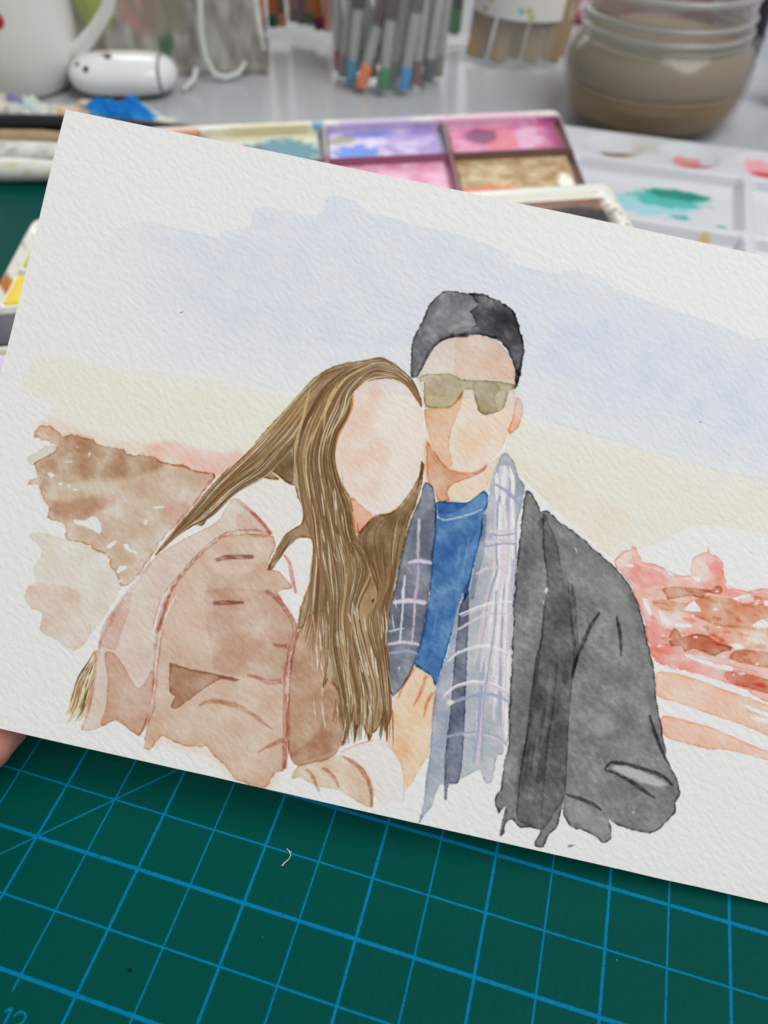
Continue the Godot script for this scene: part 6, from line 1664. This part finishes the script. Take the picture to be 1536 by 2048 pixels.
func pencil_glass():
	container("pencil_glass", "clear glass of orange pencils at the back, right of the cloth bag", mm(-74, -3, -693), 33.0, 100.0, 2.0, 9.0, 0.08)
	var tips := ["purple", "green", "orange", "purple", "black", "green", "plum", "orange"]
	var hue := {"purple": Color8(90, 40, 90), "green": Color8(20, 90, 50), "orange": Color8(200, 100, 40), "black": Color8(24, 22, 22), "plum": Color8(120, 44, 84)}
	for i in 8:
		var x := -98.0 + 6.9 * i
		var z := -678.0 + 7.0 * absf(i - 3.5) - (i % 2) * 5.0
		var o := thing("pencil", "%s pencil with a %s end, %s from the left in the back glass" % ["dark" if i == 2 or i == 4 else "orange brown", tips[i], ["first", "second", "third", "fourth", "fifth", "sixth", "seventh", "last"][i]], "pencil", mm(x, 6.5, z), "pencils in the back glass")
		var lean := Vector3(0.05 * sin(i * 2.1), 1.0, 0.04 * cos(i * 1.7))
		part("painted_end", rod([Vector3.ZERO, lean * 0.6, lean * 9.0], [3.2, 3.9, 3.9], 6), paint(hue[tips[i]], 0.35), o)
		part("shaft", rod([lean * 9.0, lean * 150.0], [3.85, 3.85], 6), paint(Color8(60, 34, 22) if i == 2 or i == 4 else [Color8(206, 110, 40), Color8(186, 92, 34)][i % 2], 0.35), o)


func stick_glass():
	var o := container("stick_glass", "clear glass of flat wooden sticks with a flower-painted paper round it", mm(89, -3, -645), 37.5, 92.0, 1.6, 4.0, 0.1)
	# the paper band, tilted, with small dabs of flowers
	var v := PackedVector3Array()
	var col := PackedColorArray()
	var idx := PackedInt32Array()
	for j in 61:
		for i in 81:
			var a := lerpf(-1.1, 1.5, i / 80.0)
			var h := lerpf(31.0 - 5.0 * a * 0.4, 84.0, j / 60.0)
			v.append(mm(sin(a) * 38.3, h, cos(a) * 38.3))
			var s := a * 38.3
			var c := Color8(232, 230, 226)
			for f in [[-26, 42, 0], [-4, 37, 1], [2, 37.5, 2], [4, 33, 2], [-30, 36, 0], [30, 52, 1], [-16, 58, 3], [14, 60, 0], [34, 44, 3]]:
				c = c.lerp([Color8(200, 166, 96), Color8(112, 176, 190), Color8(176, 182, 60), Color8(206, 120, 130)][f[2]], spot(s, h, f[0], f[1], 2.2, 2.0) * 0.9)
			col.append(c)
	for j in 60:
		for i in 80:
			var p := j * 81 + i
			idx.append_array([p, p + 82, p + 1, p, p + 81, p + 82])
	part("flower_paper", mesh_of(v, idx, col), tinted(0.8), o)
	var wood := paint(Color8(168, 142, 112), 0.65)
	var k := 0
	for s in [[58.5, -624, 7.6, 15], [73.0, -614, 6.6, 13], [84.5, -622, 6.0, 12], [96.0, -613, 6.4, 11], [110.5, -616, 7.4, 9], [120.0, -628, 4.0, 9]]:
		var st := thing("wooden_stick", "flat pale wooden stick, %s from the left in the glass" % ["first and widest", "second", "third, set back,", "fourth", "fifth", "sixth"][k], "stick", mm(s[0], 1.2, s[1]), "wooden sticks in the glass")
		var lean := Vector3(s[3] * 0.014, 1.0, -0.12)
		part("blade", rod([Vector3.ZERO, lean * 2.0, lean * 60.0, lean * 84.0], [s[2] * 0.24, s[2] * 0.3, s[2] * 0.3, s[2] * 0.3], 10, 3.33), wood, st)
		k += 1
	var mk := thing("marker", "blue capped marker leaning at the left inside the glass of sticks", "marker", mm(58.5, 11, -640))
	part("cap", rod([Vector3.ZERO, Vector3(0.6, 1, 0), Vector3(2, 24, 0)], [3.6, 4.6, 4.6], 14), paint(Color8(20, 60, 140), 0.35), mk)
	part("marker_body", rod([Vector3(2, 24, 0), Vector3(6, 78, -2)], [4.2, 4.2], 14), paint(Color8(40, 44, 52), 0.4), mk)
	container("slim_glass", "slim clear glass holding one marker between the pen cup and the sticks", mm(43, -3, -668), 13.0, 90.0, 1.5, 6.0, 0.1)
	var gm := thing("marker", "black marker with a green end in the slim glass", "marker", mm(45, 4, -668))
	part("cap", rod([Vector3.ZERO, Vector3(0, 1.5, 0), Vector3(0.6, 17, 0)], [4.0, 5.2, 5.2], 14), paint(Color8(10, 122, 62), 0.35), gm)
	part("marker_body", rod([Vector3(0.6, 17, 0), Vector3(2.5, 100, -1)], [5.2, 5.0], 14), paint(Color8(18, 22, 24), 0.35), gm)


func right_glass():
	container("brush_glass", "short clear glass with a thick brush in it at the right edge", mm(243, -3, -585), 24.0, 34.0, 2.5, 10.0, 0.08)
	var b := thing("thick_brush", "thick dark-handled brush standing in the glass at the right edge", "brush", mm(234, 8, -577))
	part("ferrule", rod([Vector3.ZERO, Vector3(0.2, 1, 0), Vector3(1.5, 24, 0)], [5.0, 5.6, 6.0], 18), paint(Color8(120, 112, 106), 0.35, 0.6), b)
	part("handle", rod([Vector3(1.5, 24, 0), Vector3(2.6, 40, 0), Vector3(6, 120, -3)], [5.0, 4.6, 3.0], 18), paint(Color8(52, 44, 56), 0.3), b)
	var c := thing("bottle_cap", "round blue cap lying on its rim, cut by the right edge", "cap", mm(258, 13, -560))
	var face := part("cap_shell", lathe([0, 0, 12, 0, 15.4, 1.2, 16, 3, 16, 15, 14.8, 17, 0, 17.4], 40, false), paint(Color8(0, 96, 178), 0.3), c)
	face.rotation_degrees = Vector3(78, 24, 0)
	var box := thing("lavender_box", "lavender paper box behind the water jar", "box", mm(268, -3, -690))
	var bx := part("paper_box", slab(36, 62, 26, 1, 0.6), paint(Color8(206, 202, 232), 0.6), box, Vector3.ZERO)
	bx.rotation.y = 0.5
	var pk := thing("pink_cloth", "pink and white checked cloth bundle behind the water jar", "cloth", mm(205, -3, -735))
	var v := []
	for j in 9:
		var ring := PackedVector3Array()
		for i in 40:
			var a := TAU * i / 40
			var r: float = (60.0 + 5.0 * sin(a * 5.0 + j) + 3.0 * sin(a * 9.0 - j * 2.0)) * [0.96, 1.0, 1.0, 0.98, 0.95, 0.9, 0.8, 0.55, 0.2][j]
			ring.append(mm(cos(a) * r, j * 7.0, sin(a) * r * 0.4))
		v.append(ring)
	var cols := PackedColorArray()
	for j in 9:
		for i in 40:
			cols.append(Color8(206, 96, 132) if (i / 4 + j / 2) % 2 == 0 else Color8(230, 222, 228))
	part("cloth", skin(v, true, cols), tinted(0.85), pk)


# ---------------------------------------------------------------- things on the left
func mug():
	var o := thing("mug", "tall white glazed mug with a red dot, cut by the left edge", "mug", mm(-244, -3, -556))
	var glaze := paint(Color(0.90, 0.90, 0.885), 0.22)
	part("cup", lathe([0, 1.5, 22, 0, 27, 0.6, 30, 3, 36.5, 12, 40, 24, 41, 40, 40.5, 84, 41, 108, 40.2, 110, 38.2, 109, 37.6, 84, 38, 40, 34, 14, 20, 6, 0, 5.5], 64, false), glaze, o)
	part("handle", rod([Vector3(37, 21, 4), Vector3(45, 25.5, 5), Vector3(57, 36, 6), Vector3(68, 48, 6), Vector3(74, 62, 6), Vector3(70, 80, 5), Vector3(56, 94, 4), Vector3(38, 97, 4)], [4.6, 3.7, 3.1, 3.0, 3.2, 3.6, 4.0, 5.0], 16, 1.3), glaze, o)
	var dot := part("red_dot", lathe([0, 0, 4.6, 0, 4.2, 0.35, 0, 0.5], 24, false), paint(Color8(196, 30, 52), 0.25), o, mm(0.0, 50.5, 41.0))
	dot.position = mm(11.4, 48.5, 39.4)
	dot.rotation = Vector3(PI / 2, 0.282, 0)


func earphone_case():
	var o := thing("earphone_case", "glossy white rounded earphone case with a lid seam and dark paint specks", "earphone case", mm(-173.5, 9.5, -547))
	o.rotation.y = 0.08
	var gloss := paint(Color(0.92, 0.92, 0.925), 0.08)
	gloss.clearcoat_enabled = true
	gloss.clearcoat = 0.6
	gloss.clearcoat_roughness = 0.03
	var p := []
	var r := []
	for i in 19:
		var t := -1.0 + 2.0 * i / 18.0
		t = sin(t * PI / 2)
		p.append(Vector3(t * 34.0, 0, 0))
		r.append(20.5 * pow(maxf(1.0 - pow(absf(t), 3.4), 0.0004), 0.42))
	var body := []
	var body_r := []
	var lid := []
	var lid_r := []
	for i in 19:
		if p[i].x < 23.0:
			body.append(p[i])
			body_r.append(r[i])
		elif p[i].x > 25.0:
			lid.append(p[i])
			lid_r.append(r[i])
	body.append(Vector3(24.0, 0, 0))
	body_r.append(18.0)
	lid.push_front(Vector3(24.9, 0, 0))
	lid_r.push_front(17.7)
	part("case_body", rod(body, body_r, 40, 0.6), gloss, o)
	part("case_lid", rod(lid, lid_r, 40, 0.6), gloss, o)
	part("seam", rod([Vector3(23.9, 0, 0), Vector3(25.0, 0, 0)], [17.2, 17.1], 40, 0.6), paint(Color(0.45, 0.44, 0.42), 0.5), o)
	var speck := paint(Color8(60, 48, 44), 0.4)
	for s in [[-19, 0.9, 0.75, 2.2], [-6, 0.35, 0.95, 2.4], [-25, 0.6, 0.8, 1.8], [6, -0.5, 0.9, 1.4]]:
		var rr := 20.5 * pow(1.0 - pow(absf(s[0] / 34.0), 3.4), 0.42)
		var a: float = s[1]
		part("paint_speck", lathe([0, 0, s[3], 0, s[3] * 0.7, 0.3, 0, 0.45], 14, false), speck, o, mm(s[0], cos(a) * rr * 0.6, sin(a) * rr)).rotation = Vector3(atan2(sin(a) * 0.6, cos(a)), 0, 0)
	part("paint_smudge", lathe([0, 0, 3.2, 0, 2.2, 0.25, 0, 0.3], 16, false), paint(Color8(202, 168, 172), 0.4), o, mm(-8, 12.1, 2))


func cloth_bag():
	var o := thing("cloth_bag", "crumpled off-white cloth bag with faded leaf print and a trailing strap", "bag", mm(-262, -3, -648))
	o.rotation.y = 0.12
	part("bag_body", relief("bag", 0.0, 0.0, 168.0, 80.0, 112, 60), tinted(0.9), o)
	var strap_cloth := paint(Color8(208, 210, 206), 0.85)
	var s := thing("bag_strap", "white strap curling down from the cloth bag onto the desk", "strap")
	part("strap", rod([Vector3(-124, 66, -590), Vector3(-124, 52, -580), Vector3(-124.6, 43.6, -577), Vector3(-126.3, 26.7, -575), Vector3(-125.6, 12, -574), Vector3(-121, 2.5, -573), Vector3(-114, -0.6, -574), Vector3(-105, 1.6, -577), Vector3(-100.4, 7, -582)], [2.0, 2.0, 2.0, 2.0, 2.0, 1.9, 1.8, 1.6, 1.2], 12, 1.2), strap_cloth, s)
	part("cord_end", rod([Vector3(-130, 8.3, -564), Vector3(-131.8, 2.9, -560), Vector3(-138, -1.6, -552)], [1.6, 1.8, 1.8], 10), strap_cloth, s)
	# the soft panel hanging at the bag's right end
	var v := PackedVector3Array()
	var idx := PackedInt32Array()
	for j in 25:
		for i in 25:
			var a := i / 24.0
			var b := j / 24.0
			var q := Vector3(-124.5, 66, -604).lerp(Vector3(-94, 66, -618), a).lerp(Vector3(-124.8, 3, -596).lerp(Vector3(-90, 6.5, -612), a), b)
			q.z += 4.0 * sin(a * 7.0 + b * 2.0) * (0.4 + 0.6 * b) + 2.0 * noise2(a * 4.0, b * 5.0)
			v.append(q * 0.001)
	for j in 25:
		for i in 25:
			v.append(v[j * 25 + i] + mm(0, 0, -1.2))
	for j in 24:
		for i in 24:
			var p := j * 25 + i
			idx.append_array([p, p + 1, p + 26, p, p + 26, p + 25])
			p += 625
			idx.append_array([p, p + 26, p + 1, p, p + 25, p + 26])
	var f := thing("cloth_flap", "pale grey cloth panel hanging at the right end of the bag", "cloth")
	part("panel", mesh_of(v, idx), paint(Color8(212, 214, 208), 0.9), f)


func tissue():
	var o := thing("paint_tissue", "crumpled white tissue stained with a bright blue patch", "tissue", mm(-252, -3, -507))
	part("paper_tissue", relief("tissue", 0.0, 0.0, 118.0, 30.0, 118, 40), tinted(0.95), o)


func brushes():
	var b := thing("paint_brush", "thin brush with a black lacquered handle, nearest the stained tissue", "brush")
	part("handle", rod([Vector3(-262, 5.0, -468), Vector3(-230, 5.4, -470), Vector3(-190, 5.0, -473), Vector3(-150, 3.4, -477), Vector3(-124, 1.9, -480), Vector3(-116, 1.6, -481.6)], [4.4, 5.4, 5.0, 3.4, 1.9, 0.6], 16), paint(Color8(26, 28, 32), 0.25), b)
	part("ferrule", rod([Vector3(-292, 3.4, -468), Vector3(-262, 5.0, -468)], [3.0, 3.3], 16), paint(Color8(190, 188, 182), 0.25, 0.9), b)
	b = thing("paint_brush", "brush with a bare tan wooden handle, below the black one", "brush")
	part("handle", rod([Vector3(-262, 4.6, -448), Vector3(-225, 5.0, -448), Vector3(-196, 5.0, -449), Vector3(-160, 3.6, -450), Vector3(-128, 1.4, -451)], [3.6, 5.4, 5.2, 3.4, 1.0], 16), wood_grain(), b)
	part("ferrule", rod([Vector3(-290, 4.4, -452), Vector3(-262, 4.6, -452)], [3.4, 3.7], 16), paint(Color8(190, 188, 182), 0.25, 0.9), b)
	for q in [[-426.0, 6.2, "white plastic handle with grey smudges, third of the four brushes"], [-405.5, 6.0, "white plastic handle with yellow smudges, nearest the mat's bare corner"]]:
		b = thing("paint_brush", "brush with a " + q[2], "brush")
		var z: float = q[0]
		var r: float = q[1]
		var pts := []
		var rad := []
		var col := PackedColorArray()
		for i in 41:
			var x := -262.0 + 3.2 * i
			pts.append(Vector3(x, r, z - 0.02 * (x + 262.0) + 0.5 * noise2(x * 0.05, z)))
			rad.append(r * (1.0 - 0.5 * smoothstep(60.0, 128.0, x + 262.0)))
			for j in 18:
				var c := Color8(232, 232, 226)
				c = c.lerp(Color8(196, 200, 140) if z > -420 else Color8(150, 150, 150), clampf(noise2(x * 0.09 + z, j * 0.5) * 1.6 - 0.3, 0.0, 0.8))
				col.append(c)
		var rings := []
		for i in 41:
			var ring := PackedVector3Array()
			for j in 18:
				var a := TAU * j / 18
				ring.append((pts[i] + Vector3(0, cos(a), sin(a)) * rad[i]) * 0.001)
			rings.append(ring)
		part("handle", skin(rings, true, col), tinted(0.4), b)
		part("ferrule", rod([Vector3(-290, r, z), Vector3(-262, r, z)], [4.6, 5.0], 16), paint(Color8(190, 188, 182), 0.25, 0.9), b)


func wood_grain() -> StandardMaterial3D:
	var m := paint(Color.WHITE, 0.5)
	var im := Image.create(256, 64, false, Image.FORMAT_RGB8)
	for y in 64:
		for x in 256:
			var t := 0.5 + 0.5 * noise2(x * 0.02, y * 0.4) + 0.3 * noise2(x * 0.05 + 8.0, y * 0.05)
			im.set_pixel(x, y, Color8(150, 126, 98).lerp(Color8(196, 170, 130), clampf(t, 0.0, 1.0)))
	m.albedo_texture = ImageTexture.create_from_image(im)
	m.uv1_triplanar = true
	m.uv1_scale = Vector3(14, 60, 60)
	return m


func thread():
	var o := thing("thread", "short curled white thread of lint lying on the green mat", "thread")
	var m := paint(Color8(214, 212, 196), 0.9)
	part("fibre", rod([Vector3(-20.40, 0.28, -65.71), Vector3(-19.74, 0.48, -65.05), Vector3(-19.34, 0.40, -64.13), Vector3(-19.74, 0.32, -63.34), Vector3(-20.59, 0.28, -62.61), Vector3(-21.06, 0.24, -61.95)], [0.07, 0.1, 0.08, 0.07, 0.1, 0.15], 6), m, o)
	part("fibre", rod([Vector3(-19.74, 0.48, -65.05), Vector3(-19.14, 0.64, -64.85)], [0.1, 0.06], 6), m, o)
